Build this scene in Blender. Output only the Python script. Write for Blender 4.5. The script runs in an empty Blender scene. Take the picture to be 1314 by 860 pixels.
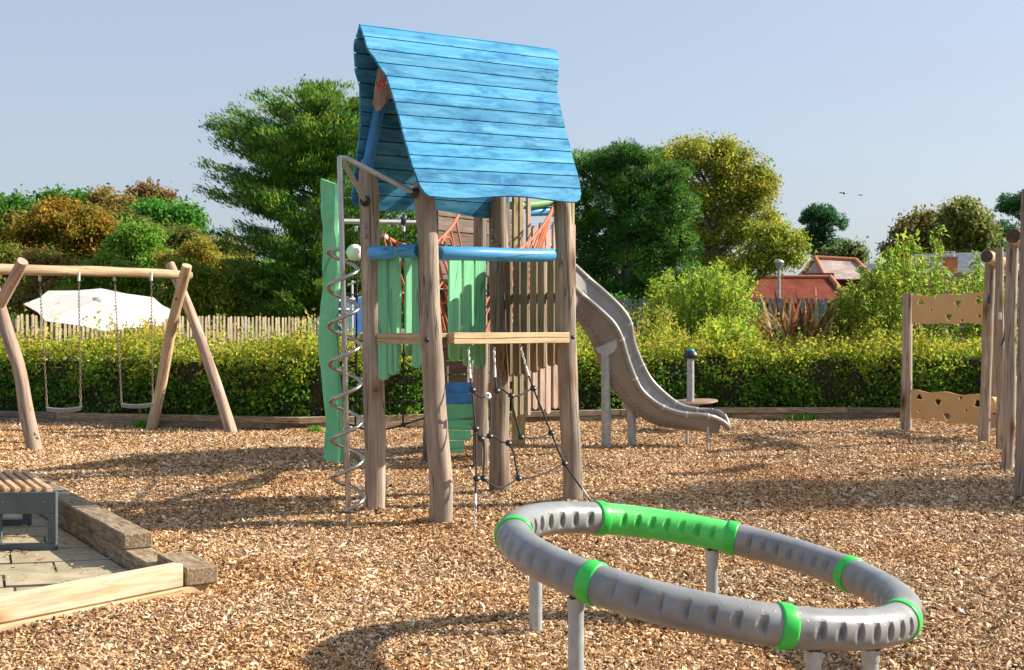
import bpy, bmesh, math, random
import numpy as np
from mathutils import Vector, Matrix, Quaternion
R = math.radians
random.seed(7)
rng = np.random.default_rng(11)
scene = bpy.context.scene
col = scene.collection

# ------------------------------------------------------------------ camera, world, sun, exposure
EYE = 1.65
FOC = 1579.0          # focal length in photograph pixels (1314 wide)
HOR = 420.0           # image row of the horizon
cam_d = bpy.data.cameras.new('camera'); cam = bpy.data.objects.new('camera', cam_d); col.objects.link(cam)
cam.location = (0, 0, EYE); cam.rotation_euler = (R(90), 0, 0)
cam_d.sensor_width = 36; cam_d.lens = 36 * FOC / 1314
cam_d.shift_y = -10 / 1314
cam_d.clip_start = .05; cam_d.clip_end = 3000
cam_d.dof.use_dof = True; cam_d.dof.focus_distance = 9.0; cam_d.dof.aperture_fstop = 8
scene.camera = cam

SUN_TO = Vector((1.52, .36, 1.0)).normalized()
world = bpy.data.worlds.new('World'); scene.world = world; world.use_nodes = True
wn = world.node_tree.nodes; wl = world.node_tree.links
bg = wn['Background']; sky = wn.new('ShaderNodeTexSky'); sky.sky_type = 'NISHITA'; sky.sun_disc = False
sky.sun_elevation = math.asin(SUN_TO.z); sky.sun_rotation = math.atan2(SUN_TO.x, SUN_TO.y)
sky.air_density = 1.2; sky.dust_density = 2.2; sky.ozone_density = 3.5
hz = wn.new('ShaderNodeMix'); hz.data_type = 'RGBA'; hz.inputs[0].default_value = .5; hz.inputs[7].default_value = (2.6, 2.85, 3.4, 1)   # even high haze
wtc = wn.new('ShaderNodeTexCoord'); wmp = wn.new('ShaderNodeMapping'); wmp.inputs['Scale'].default_value = (1.2, 1.2, 7); wl.new(wtc.outputs['Generated'], wmp.inputs[0])
wnz = wn.new('ShaderNodeTexNoise'); wnz.inputs['Scale'].default_value = 2.2; wnz.inputs['Detail'].default_value = 5; wl.new(wmp.outputs[0], wnz.inputs['Vector'])
wmr = wn.new('ShaderNodeMapRange'); wmr.inputs['To Min'].default_value = .52; wmr.inputs['To Max'].default_value = .76; wl.new(wnz.outputs['Fac'], wmr.inputs[0]); wl.new(wmr.outputs[0], hz.inputs[0])   # faint streaks of high cloud
wl.new(sky.outputs[0], hz.inputs[6]); wl.new(hz.outputs[2], bg.inputs[0]); bg.inputs[1].default_value = .104
sun_d = bpy.data.lights.new('sun', 'SUN'); sun_d.energy = 5.0; sun_d.angle = R(.53); sun_d.color = (1, .91, .78)
sun = bpy.data.objects.new('sun', sun_d); col.objects.link(sun); sun.location = (40, 8, 30)
sun.rotation_euler = (-SUN_TO).to_track_quat('-Z', 'Y').to_euler()
scene.view_settings.view_transform = 'Standard'; scene.view_settings.look = 'None'
scene.view_settings.exposure = 1.0; scene.view_settings.gamma = 1
scene.cycles.max_bounces = 6; scene.cycles.transparent_max_bounces = 6
try: scene.cycles.use_denoising = True
except Exception: pass

# ------------------------------------------------------------------ measuring helpers
def at(px, py, Y):                     # where the line of sight through a photo pixel meets depth Y
    return Vector(((px - 657) / FOC * Y, Y, EYE - (py - HOR) / FOC * Y))
def gd(px, py, z=0.0):                 # where it meets the level z
    return at(px, py, FOC * (EYE - z) / (py - HOR))
def lerp(a, b, t): return a + (b - a) * t
_sn = [(rng.uniform(.6, 5), rng.uniform(0, 6.28), rng.uniform(0, 6.28)) for _ in range(14)]
def ground_h(x, y):
    h = 0
    for cx_, cy_ in ((-6.6, 17.9), (-5.75, 18.95), (3.3, 17.3)): h = h - .05 * np.exp(-((x - cx_) ** 2 + (y - cy_) ** 2) / .9)
    for cx_, cy_ in ((-.615, 10.55), (.565, 11.58), (-1.233, 11.13), (-.124, 12.23), (-6.41, 16.6), (6.2, 19.4), (5.84, 14.4), (4.85, 11.7), (-2.14, 14.5)): h = h + .035 * np.exp(-((x - cx_) ** 2 + (y - cy_) ** 2) / .045)
    for k, a, p in _sn: h = h + np.sin(k * (np.cos(a) * x + np.sin(a) * y) + p) * .010 / (k ** .5)
    return h

# ------------------------------------------------------------------ materials
def newmat(name):
    m = bpy.data.materials.new(name); m.use_nodes = True
    nt = m.node_tree; b = nt.nodes['Principled BSDF']
    return m, nt.nodes, nt.links, b
def ramp(n, stops):
    r = n.new('ShaderNodeValToRGB'); e = r.color_ramp.elements
    while len(e) > 1: e.remove(e[-1])
    e[0].position = stops[0][0]; e[0].color = (*stops[0][1], 1)
    for p, c in stops[1:]:
        q = e.new(p); q.color = (*c, 1)
    return r
def grain_coords(n, l, scale, use='UV'):
    tc = n.new('ShaderNodeTexCoord'); mp = n.new('ShaderNodeMapping'); oi = n.new('ShaderNodeObjectInfo')
    mp.inputs['Scale'].default_value = scale
    l.new(tc.outputs[use], mp.inputs['Vector'])
    mul = n.new('ShaderNodeVectorMath'); mul.operation = 'SCALE'; mul.inputs[0].default_value = (13.7, 7.3, 3.1)
    l.new(oi.outputs['Random'], mul.inputs['Scale']); l.new(mul.outputs[0], mp.inputs['Location'])
    return mp, oi
def wood(name, cols, along=2.5, across=38, rough=.8, bump=.35, blot=None, blotscale=2.5, crack=.55, knots=0, spec=.3, bstretch=2.2, bdetail=3, bedge=(.45, .7)):
    """weathered wood: grain runs along U; blot = (colour, amount) for stains"""
    m, n, l, b = newmat(name)
    mp, oi = grain_coords(n, l, (along, across, across))
    t1 = n.new('ShaderNodeTexNoise'); t1.inputs['Scale'].default_value = 1; t1.inputs['Detail'].default_value = 6; t1.inputs['Roughness'].default_value = .65
    l.new(mp.outputs[0], t1.inputs['Vector'])
    rp = ramp(n, [(.28, cols[0]), (.5, cols[1]), (.72, cols[2])]); l.new(t1.outputs['Fac'], rp.inputs[0])
    mp2, _ = grain_coords(n, l, (blotscale, blotscale * bstretch, blotscale))
    t2 = n.new('ShaderNodeTexNoise'); t2.inputs['Scale'].default_value = 1; t2.inputs['Detail'].default_value = bdetail; t2.inputs['Roughness'].default_value = .68
    l.new(mp2.outputs[0], t2.inputs['Vector'])
    r2 = ramp(n, [(bedge[0], (0, 0, 0)), (bedge[1], (1, 1, 1))]); l.new(t2.outputs['Fac'], r2.inputs[0])
    mx = n.new('ShaderNodeMix'); mx.data_type = 'RGBA'
    bc, ba = blot or (cols[0], .45)
    sc = n.new('ShaderNodeMath'); sc.operation = 'MULTIPLY'; sc.inputs[1].default_value = ba
    l.new(r2.outputs[0], sc.inputs[0]); l.new(sc.outputs[0], mx.inputs[0])
    l.new(rp.outputs[0], mx.inputs[6]); mx.inputs[7].default_value = (*bc, 1)
    # each board a little lighter or darker
    mp3, _ = grain_coords(n, l, (along * .35, across * .42, across * .42)); t3 = n.new('ShaderNodeTexNoise'); t3.inputs['Scale'].default_value = 1; t3.inputs['Detail'].default_value = 2
    l.new(mp3.outputs[0], t3.inputs['Vector']); r3 = ramp(n, [(.482, (1, 1, 1)), (.5, (1 - crack,) * 3), (.518, (1, 1, 1))]); l.new(t3.outputs['Fac'], r3.inputs[0])
    mk = n.new('ShaderNodeMix'); mk.data_type = 'RGBA'; mk.blend_type = 'MULTIPLY'; mk.inputs[0].default_value = 1; l.new(mx.outputs[2], mk.inputs[6]); l.new(r3.outputs[0], mk.inputs[7]); mx = mk
    if knots:
        mp4, _ = grain_coords(n, l, (knots, knots * 2.2, knots * 2.2)); vo = n.new('ShaderNodeTexVoronoi'); vo.inputs['Scale'].default_value = 1; l.new(mp4.outputs[0], vo.inputs['Vector'])
        r4 = ramp(n, [(.07, (.22, .13, .07)), (.14, (.55, .38, .24)), (.26, (.95, .86, .74)), (.36, (1, 1, 1))]); l.new(vo.outputs['Distance'], r4.inputs[0])
        mk = n.new('ShaderNodeMix'); mk.data_type = 'RGBA'; mk.blend_type = 'MULTIPLY'; mk.inputs[0].default_value = 1; l.new(mx.outputs[2], mk.inputs[6]); l.new(r4.outputs[0], mk.inputs[7]); mx = mk
    hv = n.new('ShaderNodeHueSaturation'); mr = n.new('ShaderNodeMapRange')
    mr.inputs['To Min'].default_value = .80; mr.inputs['To Max'].default_value = 1.18
    l.new(oi.outputs['Random'], mr.inputs[0]); l.new(mr.outputs[0], hv.inputs['Value'])
    l.new(mx.outputs[2], hv.inputs['Color']); l.new(hv.outputs[0], b.inputs['Base Color'])
    b.inputs['Roughness'].default_value = rough; b.inputs['Specular IOR Level'].default_value = spec
    bp = n.new('ShaderNodeBump'); bp.inputs['Strength'].default_value = bump; bp.inputs['Distance'].default_value = .01
    l.new(t1.outputs['Fac'], bp.inputs['Height']); l.new(bp.outputs[0], b.inputs['Normal'])
    return m
def plain(name, c, rough=.5, metal=0.0, var=.12, scale=14, bump=0.0, spec=.5):
    m, n, l, b = newmat(name)
    tc = n.new('ShaderNodeTexCoord'); t = n.new('ShaderNodeTexNoise'); t.inputs['Scale'].default_value = scale; t.inputs['Detail'].default_value = 5
    l.new(tc.outputs['Object'], t.inputs['Vector'])
    lo = tuple(max(0, x * (1 - var)) for x in c); hi = tuple(min(1, x * (1 + var)) for x in c)
    rp = ramp(n, [(.3, lo), (.7, hi)]); l.new(t.outputs['Fac'], rp.inputs[0]); l.new(rp.outputs[0], b.inputs['Base Color'])
    mr = n.new('ShaderNodeMapRange'); mr.inputs['To Min'].default_value = max(.02, rough - .08); mr.inputs['To Max'].default_value = min(1, rough + .08)
    l.new(t.outputs['Fac'], mr.inputs[0]); l.new(mr.outputs[0], b.inputs['Roughness'])
    b.inputs['Metallic'].default_value = metal; b.inputs['Specular IOR Level'].default_value = spec
    if bump:
        bp = n.new('ShaderNodeBump'); bp.inputs['Strength'].default_value = bump; bp.inputs['Distance'].default_value = .004
        l.new(t.outputs['Fac'], bp.inputs['Height']); l.new(bp.outputs[0], b.inputs['Normal'])
    return m
def leafmat(name, trans=.35, rough=.55):
    m, n, l, b = newmat(name)
    a = n.new('ShaderNodeAttribute'); a.attribute_name = 'tint'
    l.new(a.outputs['Color'], b.inputs['Base Color']); b.inputs['Roughness'].default_value = rough; b.inputs['Specular IOR Level'].default_value = .14
    t = n.new('ShaderNodeBsdfTranslucent'); g = n.new('ShaderNodeGamma'); g.inputs[1].default_value = .85
    l.new(a.outputs['Color'], g.inputs[0]); l.new(g.outputs[0], t.inputs['Color'])
    mx = n.new('ShaderNodeMixShader'); mx.inputs[0].default_value = trans
    l.new(b.outputs[0], mx.inputs[1]); l.new(t.outputs[0], mx.inputs[2]); l.new(mx.outputs[0], n['Material Output'].inputs['Surface'])
    return m

M = {}
M['post'] = wood('weathered_post_wood', [(.15, .112, .080), (.33, .265, .200), (.50, .425, .34)], 1.4, 24, blot=((.22, .185, .145), .75), knots=1.5, bump=.9, crack=.75)
M['post_grey'] = wood('grey_post_wood', [(.14, .11, .09), (.29, .23, .185), (.42, .35, .29)], 1.6, 26)
M['post_olive'] = wood('mossy_post_wood', [(.14, .12, .05), (.30, .25, .11), (.42, .36, .20)], 1.6, 26)
M['swing_wood'] = wood('pale_swing_wood', [(.27, .18, .10), (.50, .37, .23), (.66, .53, .36)], 1.4, 24, blot=((.36, .27, .12), .5))
M['swing_leg'] = wood('pinkish_swing_wood', [(.24, .155, .11), (.42, .30, .22), (.56, .43, .34)], 1.4, 24, blot=((.30, .24, .13), .4))
M['plank'] = wood('weathered_plank_wood', [(.15, .115, .075), (.28, .215, .14), (.40, .315, .22)], 2, 50)
M['plank_warm'] = wood('warm_plank_wood', [(.26, .17, .125), (.45, .33, .26), (.58, .45, .37)], 2, 46)
M['plank_dark'] = wood('dark_plank_wood', [(.10, .07, .055), (.19, .14, .115), (.27, .205, .17)], 2, 50)
M['deck'] = wood('deck_edge_wood', [(.30, .20, .10), (.52, .38, .22), (.68, .53, .34)], 1.6, 60)
M['sleeper'] = wood('sleeper_wood', [(.16, .11, .065), (.34, .25, .155), (.52, .41, .28)], 5, 40, bump=.9, blot=((.13, .095, .055), .75), blotscale=6, crack=.7)
M['sleeper_grey'] = wood('grey_sleeper_wood', [(.12, .095, .065), (.25, .20, .145), (.38, .31, .23)], 5, 40, bump=.9, blot=((.11, .10, .05), .7), blotscale=6, crack=.7)
M['pine_new'] = wood('pale_pine_wood', [(.30, .20, .11), (.50, .39, .27), (.64, .55, .43)], 2.4, 24, bump=.3, blot=((.50, .34, .18), .6), blotscale=3.0, crack=.2, knots=1.5)
M['slat'] = wood('bench_slat_wood', [(.34, .20, .10), (.52, .34, .19), (.64, .45, .28)], 2, 50, rough=.6)
M['blue'] = wood('worn_blue_paint', [(.03, .18, .345), (.065, .28, .475), (.135, .38, .57)], 1.6, 16, rough=.8, bump=.25, blot=((.018, .14, .30), .85), blotscale=3.0, bstretch=2.6, bdetail=9, bedge=(.49, .63), crack=.2, spec=.15)
M['blue_plain'] = plain('blue_paint', (.022, .20, .50), .45, var=.25, scale=7)
M['blue_rail'] = wood('blue_rail_paint', [(.045, .24, .50), (.07, .33, .62), (.12, .42, .70)], 1.5, 14, rough=.4, bump=.15)
M['mint'] = wood('mint_green_paint', [(.17, .54, .27), (.22, .63, .34), (.28, .68, .40)], 1.5, 20, rough=.6, bump=.1, blot=((.12, .38, .20), .35))
M['green_post'] = wood('green_post_paint', [(.12, .44, .22), (.17, .55, .28), (.24, .62, .36)], 1.2, 8, rough=.6, bump=.35, blot=((.09, .34, .17), .5))
M['green_log'] = plain('green_log_paint', (.12, .30, .09), .6)
M['steel'] = plain('galvanised_steel', (.42, .44, .45), .42, .75, .25, 30, .15)
M['steel_shiny'] = plain('stainless_steel', (.40, .38, .355), .26, .95, .15, 9)
M['galv'] = plain('zinc_coated_tube', (.40, .43, .44), .5, .35, .16, 14, .1)
M['bolt'] = plain('black_bolt', (.03, .03, .032), .4)
M['bolt_steel'] = plain('bolt_head_steel', (.30, .29, .28), .35, .8)
M['rope_black'] = plain('black_rope', (.022, .022, .024), .85, bump=.5, scale=200)
M['rope_red'] = plain('orange_red_rope', (.50, .13, .06), .8, var=.3, scale=90, bump=.5)
M['ferrule_grey'] = plain('pale_grey_plastic', (.42, .42, .41), .4)
M['ferrule'] = plain('pale_ferrule', (.62, .62, .60), .45)
M['white'] = plain('white_paint', (.72, .70, .64), .5)
M['ring_green'] = plain('bright_green_plastic', (.035, .52, .07), .32, var=.08)
M['slide'] = plain('taupe_slide_plastic', (.24, .228, .212), .33, var=.10, scale=6)
M['slide_in'] = plain('grey_slide_bed', (.26, .255, .245), .30, var=.10, scale=6)
M['frame'] = plain('dark_grey_bench_metal', (.085, .105, .105), .55, .2, .2, 6, .2)
M['panel'] = plain('tan_climbing_panel', (.58, .36, .15), .55, var=.06, scale=3)
M['black_plastic'] = plain('black_plastic', (.02, .022, .028), .4)
M['teal'] = plain('teal_cap', (.03, .26, .28), .4)
M['disc'] = plain('brown_disc', (.22, .13, .08), .55)
M['canvas'] = plain('white_canvas', (.52, .505, .465), .8, var=.05, scale=2)
M['tent_blue'] = plain('blue_tarpaulin', (.025, .13, .36), .55)
M['red_sign'] = plain('red_letters', (.62, .02, .02), .5)
M['sign_wood'] = wood('plaque_wood', [(.20, .11, .07), (.36, .23, .16), (.50, .36, .27)], 3, 40)
M['sign_pale'] = plain('pale_sticker', (.62, .50, .43), .6)
M['end_shaded'] = wood('shaded_end_grain', [(.05, .038, .03), (.10, .075, .055), (.15, .115, .085)], 20, 20)
M['fence'] = wood('paling_wood', [(.24, .18, .11), (.42, .33, .21), (.56, .46, .32)], 2, 40)
M['fence_shaded'] = wood('shaded_paling_wood', [(.12, .12, .115), (.24, .24, .23), (.36, .36, .35)], 2, 40)  # dark grey carries the shade the right-hand fence stands in
M['bark'] = plain('bark', (.10, .075, .055), .9, var=.45, scale=5, bump=1)
M['bark_grey'] = plain('grey_bark', (.20, .165, .125), .9, var=.4, scale=5, bump=1)
M['core_dark'] = plain('dark_core', (.028, .032, .012), .95, var=.5, scale=9)
M['leaf'] = leafmat('leaf_green', .42)
M['needle'] = leafmat('needle_green', .28, .6)
M['sword'] = leafmat('sword_leaf', .25, .45)
M['lead'] = plain('grey_lead', (.33, .34, .36), .6)
M['pot'] = plain('chimney_pot', (.60, .58, .54), .7)
M['ridge'] = plain('orange_ridge_lit_hip', (.42, .14, .055), .7, var=.25)

def tilemat(name, c, lo, s=3.2):
    m, n, l, b = newmat(name)
    tc = n.new('ShaderNodeTexCoord'); br = n.new('ShaderNodeTexBrick'); br.inputs['Scale'].default_value = s
    l.new(tc.outputs['UV'], br.inputs['Vector'])
    br.inputs['Color1'].default_value = (*c, 1); br.inputs['Color2'].default_value = (*[x * .72 for x in c], 1); br.inputs['Mortar'].default_value = (*lo, 1)
    br.inputs['Mortar Size'].default_value = .03; br.inputs['Row Height'].default_value = .32; br.inputs['Brick Width'].default_value = .5
    t = n.new('ShaderNodeTexNoise'); t.inputs['Scale'].default_value = 1.3; t.inputs['Detail'].default_value = 6; l.new(tc.outputs['UV'], t.inputs['Vector'])
    mx = n.new('ShaderNodeMix'); mx.data_type = 'RGBA'; mx.blend_type = 'MULTIPLY'; mx.inputs[0].default_value = .8
    rp = ramp(n, [(.3, (.55, .55, .55)), (.7, (1.25, 1.2, 1.15))]); l.new(t.outputs['Fac'], rp.inputs[0])
    l.new(br.outputs['Color'], mx.inputs[6]); l.new(rp.outputs[0], mx.inputs[7]); l.new(mx.outputs[2], b.inputs['Base Color'])
    b.inputs['Roughness'].default_value = .9; b.inputs['Specular IOR Level'].default_value = .1
    return m
M['tile_red'] = tilemat('red_clay_tiles', (.26, .062, .036), (.12, .035, .022))
M['tile_mix'] = tilemat('lichened_tiles', (.55, .47, .42), (.25, .18, .15))
M['slate'] = tilemat('blue_slates', (.15, .175, .22), (.08, .09, .11))
M['tile_brown'] = tilemat('brown_tiles', (.20, .11, .07), (.10, .06, .04))
M['brick_red'] = tilemat('red_brickwork', (.30, .085, .05), (.22, .12, .09), 5)
M['brick_orange'] = tilemat('orange_brickwork', (.62, .24, .08), (.42, .25, .15), 5)
M['brick_pink'] = tilemat('pinkish_brickwork', (.55, .30, .19), (.45, .33, .25), 5)

def ringmat(name, c):
    m, n, l, b = newmat(name)
    tc = n.new('ShaderNodeTexCoord'); v = n.new('ShaderNodeTexVoronoi'); v.inputs['Scale'].default_value = 26
    l.new(tc.outputs['Object'], v.inputs['Vector'])
    rp = ramp(n, [(0, (1, 1, 1)), (.10, (1, 1, 1)), (.17, (0, 0, 0))]); l.new(v.outputs['Distance'], rp.inputs[0])
    bp = n.new('ShaderNodeBump'); bp.inputs['Strength'].default_value = .28; bp.inputs['Distance'].default_value = .004
    l.new(rp.outputs[0], bp.inputs['Height']); l.new(bp.outputs[0], b.inputs['Normal'])
    t = n.new('ShaderNodeTexNoise'); t.inputs['Scale'].default_value = 9; t.inputs['Detail'].default_value = 8; l.new(tc.outputs['Object'], t.inputs['Vector'])
    r2 = ramp(n, [(.35, tuple(x * .86 for x in c)), (.65, tuple(x * 1.1 for x in c))]); l.new(t.outputs['Fac'], r2.inputs[0]); l.new(r2.outputs[0], b.inputs['Base Color'])
    mr = n.new('ShaderNodeMapRange'); mr.inputs['To Min'].default_value = .26; mr.inputs['To Max'].default_value = .42
    l.new(t.outputs['Fac'], mr.inputs[0]); l.new(mr.outputs[0], b.inputs['Roughness'])
    return m
M['ring_grey'] = ringmat('grey_ring_plastic', (.225, .232, .232))
M['ring_lime'] = ringmat('lime_ring_plastic', (.09, .62, .12))

def stonemat():
    m, n, l, b = newmat('sandstone_paving')
    mp, oi = grain_coords(n, l, (1, 1, 1), 'Object')
    t = n.new('ShaderNodeTexNoise'); t.inputs['Scale'].default_value = 4; t.inputs['Detail'].default_value = 8; t.inputs['Roughness'].default_value = .65; l.new(mp.outputs[0], t.inputs['Vector'])
    rp = ramp(n, [(.25, (.20, .17, .10)), (.5, (.38, .32, .20)), (.75, (.50, .43, .29))]); l.new(t.outputs['Fac'], rp.inputs[0])
    hv = n.new('ShaderNodeHueSaturation'); mr = n.new('ShaderNodeMapRange'); mr.inputs['To Min'].default_value = .82; mr.inputs['To Max'].default_value = 1.15
    l.new(oi.outputs['Random'], mr.inputs[0]); l.new(mr.outputs[0], hv.inputs['Value']); l.new(rp.outputs[0], hv.inputs['Color']); l.new(hv.outputs[0], b.inputs['Base Color'])
    b.inputs['Roughness'].default_value = .8
    bp = n.new('ShaderNodeBump'); bp.inputs['Strength'].default_value = .5; bp.inputs['Distance'].default_value = .01; l.new(t.outputs['Fac'], bp.inputs['Height']); l.new(bp.outputs[0], b.inputs['Normal'])
    return m
M['stone'] = stonemat()

def chipground():
    m, n, l, b = newmat('wood_chip_bed')
    tc = n.new('ShaderNodeTexCoord'); v = n.new('ShaderNodeTexVoronoi'); v.inputs['Scale'].default_value = 38; l.new(tc.outputs['Object'], v.inputs['Vector'])
    rp = ramp(n, [(0, (.10, .055, .03)), (.35, (.22, .125, .065)), (.7, (.36, .22, .12)), (1, (.50, .35, .22))]); l.new(v.outputs['Color'], rp.inputs[0])
    l.new(rp.outputs[0], b.inputs['Base Color']); b.inputs['Roughness'].default_value = .9
    bp = n.new('ShaderNodeBump'); bp.inputs['Strength'].default_value = .8; bp.inputs['Distance'].default_value = .015; l.new(v.outputs['Distance'], bp.inputs['Height']); l.new(bp.outputs[0], b.inputs['Normal'])
    return m
M['chipbed'] = chipground()
def chipmat():
    m, n, l, b = newmat('wood_chip')
    oi = n.new('ShaderNodeObjectInfo')
    rp = ramp(n, [(0, (.085, .045, .020)), (.16, (.25, .132, .052)), (.42, (.45, .275, .125)), (.68, (.61, .42, .225)), (.88, (.76, .59, .385)), (1, (.86, .75, .60))])
    l.new(oi.outputs['Random'], rp.inputs[0])
    tw = n.new('ShaderNodeNewGeometry'); t = n.new('ShaderNodeTexNoise'); t.inputs['Scale'].default_value = .55; t.inputs['Detail'].default_value = 3
    l.new(tw.outputs['Position'], t.inputs['Vector'])
    r2 = ramp(n, [(.28, (.70, .56, .43)), (.40, (1.02, .88, .73)), (.52, (1, .97, .94)), (.68, (.84, .80, .79))]); l.new(t.outputs['Fac'], r2.inputs[0])
    mx = n.new('ShaderNodeMix'); mx.data_type = 'RGBA'; mx.blend_type = 'MULTIPLY'; mx.inputs[0].default_value = .9
    l.new(rp.outputs[0], mx.inputs[6]); l.new(r2.outputs[0], mx.inputs[7]); l.new(mx.outputs[2], b.inputs['Base Color'])
    b.inputs['Roughness'].default_value = .7; b.inputs['Specular IOR Level'].default_value = .3
    return m
M['chip'] = chipmat()
def grassmat():
    m, n, l, b = newmat('grass_ground')
    tc = n.new('ShaderNodeTexCoord'); t = n.new('ShaderNodeTexNoise'); t.inputs['Scale'].default_value = .4; t.inputs['Detail'].default_value = 8; l.new(tc.outputs['Object'], t.inputs['Vector'])
    rp = ramp(n, [(.3, (.035, .06, .015)), (.7, (.09, .12, .03))]); l.new(t.outputs['Fac'], rp.inputs[0]); l.new(rp.outputs[0], b.inputs['Base Color']); b.inputs['Roughness'].default_value = .9
    return m
M['grass'] = grassmat()

# ------------------------------------------------------------------ object helpers
ORIG = {}
def tag(o, label=None, cat=None, group=None, kind=None):
    if label: o['label'] = label
    if cat: o['category'] = cat
    if group: o['group'] = group
    if kind: o['kind'] = kind
    return o
def thing(name, label, cat, loc, group=None):
    o = bpy.data.objects.new(name, None); col.objects.link(o); o.empty_display_size = .2
    o.location = loc; ORIG[o.name] = Vector(loc)
    return tag(o, label, cat, group)
def link(name, me, parent=None, org=None):
    o = bpy.data.objects.new(name, me); col.objects.link(o)
    if parent is not None: o.parent = parent
    ORIG[o.name] = Vector(org) if org is not None else (ORIG[parent.name] if parent is not None else Vector((0, 0, 0)))
    return o
def copy_tree(o, loc=None, parent=None):
    c = o.copy(); col.objects.link(c)
    if parent is not None: c.parent = parent
    if loc is not None: c.location = loc
    for ch in list(o.children):
        copy_tree(ch, None, c)
    return c

class MB:
    def __init__(s): s.v = []; s.f = []; s.uv = []; s.sm = []
    def add(s, vs, fs, uvs=None, smooth=False):
        o = len(s.v); s.v.extend([Vector(v) for v in vs])
        for i, f in enumerate(fs):
            s.f.append([o + k for k in f]); s.sm.append(smooth)
            s.uv.append(uvs[i] if uvs else [(vs[k][0], vs[k][2]) for k in f])
        return s
    def box(s, c, size, ax=None, bev=0.0):
        """box centred at c; ax = (x, y, z) unit axes; U runs along the longest side"""
        c = Vector(c); ax = ax or (Vector((1, 0, 0)), Vector((0, 1, 0)), Vector((0, 0, 1)))
        h = [d / 2 for d in size]; L = max(range(3), key=lambda k: size[k])
        vs = []; loc = []
        if bev <= 0:
            for k in range(8):
                q = (h[0] if k & 1 else -h[0], h[1] if k & 2 else -h[1], h[2] if k & 4 else -h[2]); loc.append(q)
            fs = [(0, 2, 3, 1), (4, 5, 7, 6), (0, 1, 5, 4), (2, 6, 7, 3), (0, 4, 6, 2), (1, 3, 7, 5)]
        else:
            bm = bmesh.new(); bmesh.ops.create_cube(bm, size=1)
            for v in bm.verts: v.co = Vector((v.co.x * size[0], v.co.y * size[1], v.co.z * size[2]))
            bmesh.ops.bevel(bm, geom=list(bm.edges), offset=bev, segments=1, affect='EDGES')
            bm.verts.index_update(); loc = [tuple(v.co) for v in bm.verts]; fs = [tuple(v.index for v in f.verts) for f in bm.faces]; bm.free()
        vs = [c + ax[0] * q[0] + ax[1] * q[1] + ax[2] * q[2] for q in loc]
        o1, o2 = [k for k in range(3) if k != L]
        uvs = [[(loc[k][L], loc[k][o1] + loc[k][o2] * 1.3) for k in f] if max(loc[k][L] for k in f) - min(loc[k][L] for k in f) > size[L] * .5 else [(loc[k][o1] * 9, loc[k][o2] * 1.2) for k in f] for f in fs]
        return s.add(vs, fs, uvs)
    def tube(s, pts, rad, n=10, caps=True, smooth=True, bumpy=0.0, seed=0):
        pts = [Vector(p) for p in pts]; m = len(pts)
        rad = [rad] * m if isinstance(rad, (int, float)) else rad
        T = [(pts[min(i + 1, m - 1)] - pts[max(i - 1, 0)]).normalized() for i in range(m)]
        ref = Vector((0, 0, 1)) if abs(T[0].z) < .9 else Vector((1, 0, 0))
        N = (ref - T[0] * ref.dot(T[0])).normalized(); vs = []; uvs = []; L = 0; Ls = []
        r_ = random.Random(seed); ph = [(r_.uniform(1, 3), r_.uniform(0, 6.28), r_.uniform(1.5, 7), r_.uniform(0, 6.28)) for _ in range(6)]
        for i in range(m):
            if i: L += (pts[i] - pts[i - 1]).length
            Ls.append(L)
            N = (N - T[i] * N.dot(T[i])).normalized(); B = T[i].cross(N)
            for k in range(n):
                a = 2 * math.pi * k / n; r = rad[i]
                if bumpy:
                    q = sum(math.sin(round(p[0]) * a + p[1]) * math.sin(p[2] * L + p[3]) for p in ph); r *= 1 + bumpy * q
                vs.append(pts[i] + (N * math.cos(a) + B * math.sin(a)) * r)
        fs = []
        for i in range(m - 1):
            for k in range(n):
                k2 = (k + 1) % n; fs.append((i * n + k, i * n + k2, (i + 1) * n + k2, (i + 1) * n + k))
                w = 2 * math.pi * rad[i] / n
                uvs.append([(Ls[i], k * w), (Ls[i], (k + 1) * w), (Ls[i + 1], (k + 1) * w), (Ls[i + 1], k * w)])
        s.add(vs, fs, uvs, smooth)
        if caps:
            for st, rv in ((0, True), ((m - 1) * n, False)):
                f = [st + k for k in range(n)]
                if rv: f.reverse()
                r0 = rad[0]; s.add([vs[q] for q in f], [tuple(range(n))], [[(math.cos(6.28 * k / n) * r0 * .15, math.sin(6.28 * k / n) * r0) for k in range(n)]])
        return s
    def prism(s, poly, o, ex, ey, ez, depth, grain=0):
        """poly in (ex, ey) about o, pushed along ez by depth; grain: which poly axis U follows"""
        n = len(poly); vs = [o + ex * p[0] + ey * p[1] for p in poly] + [o + ex * p[0] + ey * p[1] + ez * depth for p in poly]
        g = (lambda p: (p[0], p[1])) if grain == 0 else (lambda p: (p[1], p[0]))
        fs = [tuple(range(n - 1, -1, -1)), tuple(range(n, 2 * n))]; uvs = [[g(poly[k]) for k in range(n - 1, -1, -1)], [g(poly[k]) for k in range(n)]]
        for k in range(n):
            k2 = (k + 1) % n; fs.append((k, k2, n + k2, n + k)); a, b = g(poly[k]), g(poly[k2])
            uvs.append([a, b, (b[0], b[1] + depth), (a[0], a[1] + depth)])
        return s.add(vs, fs, uvs)
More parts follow.
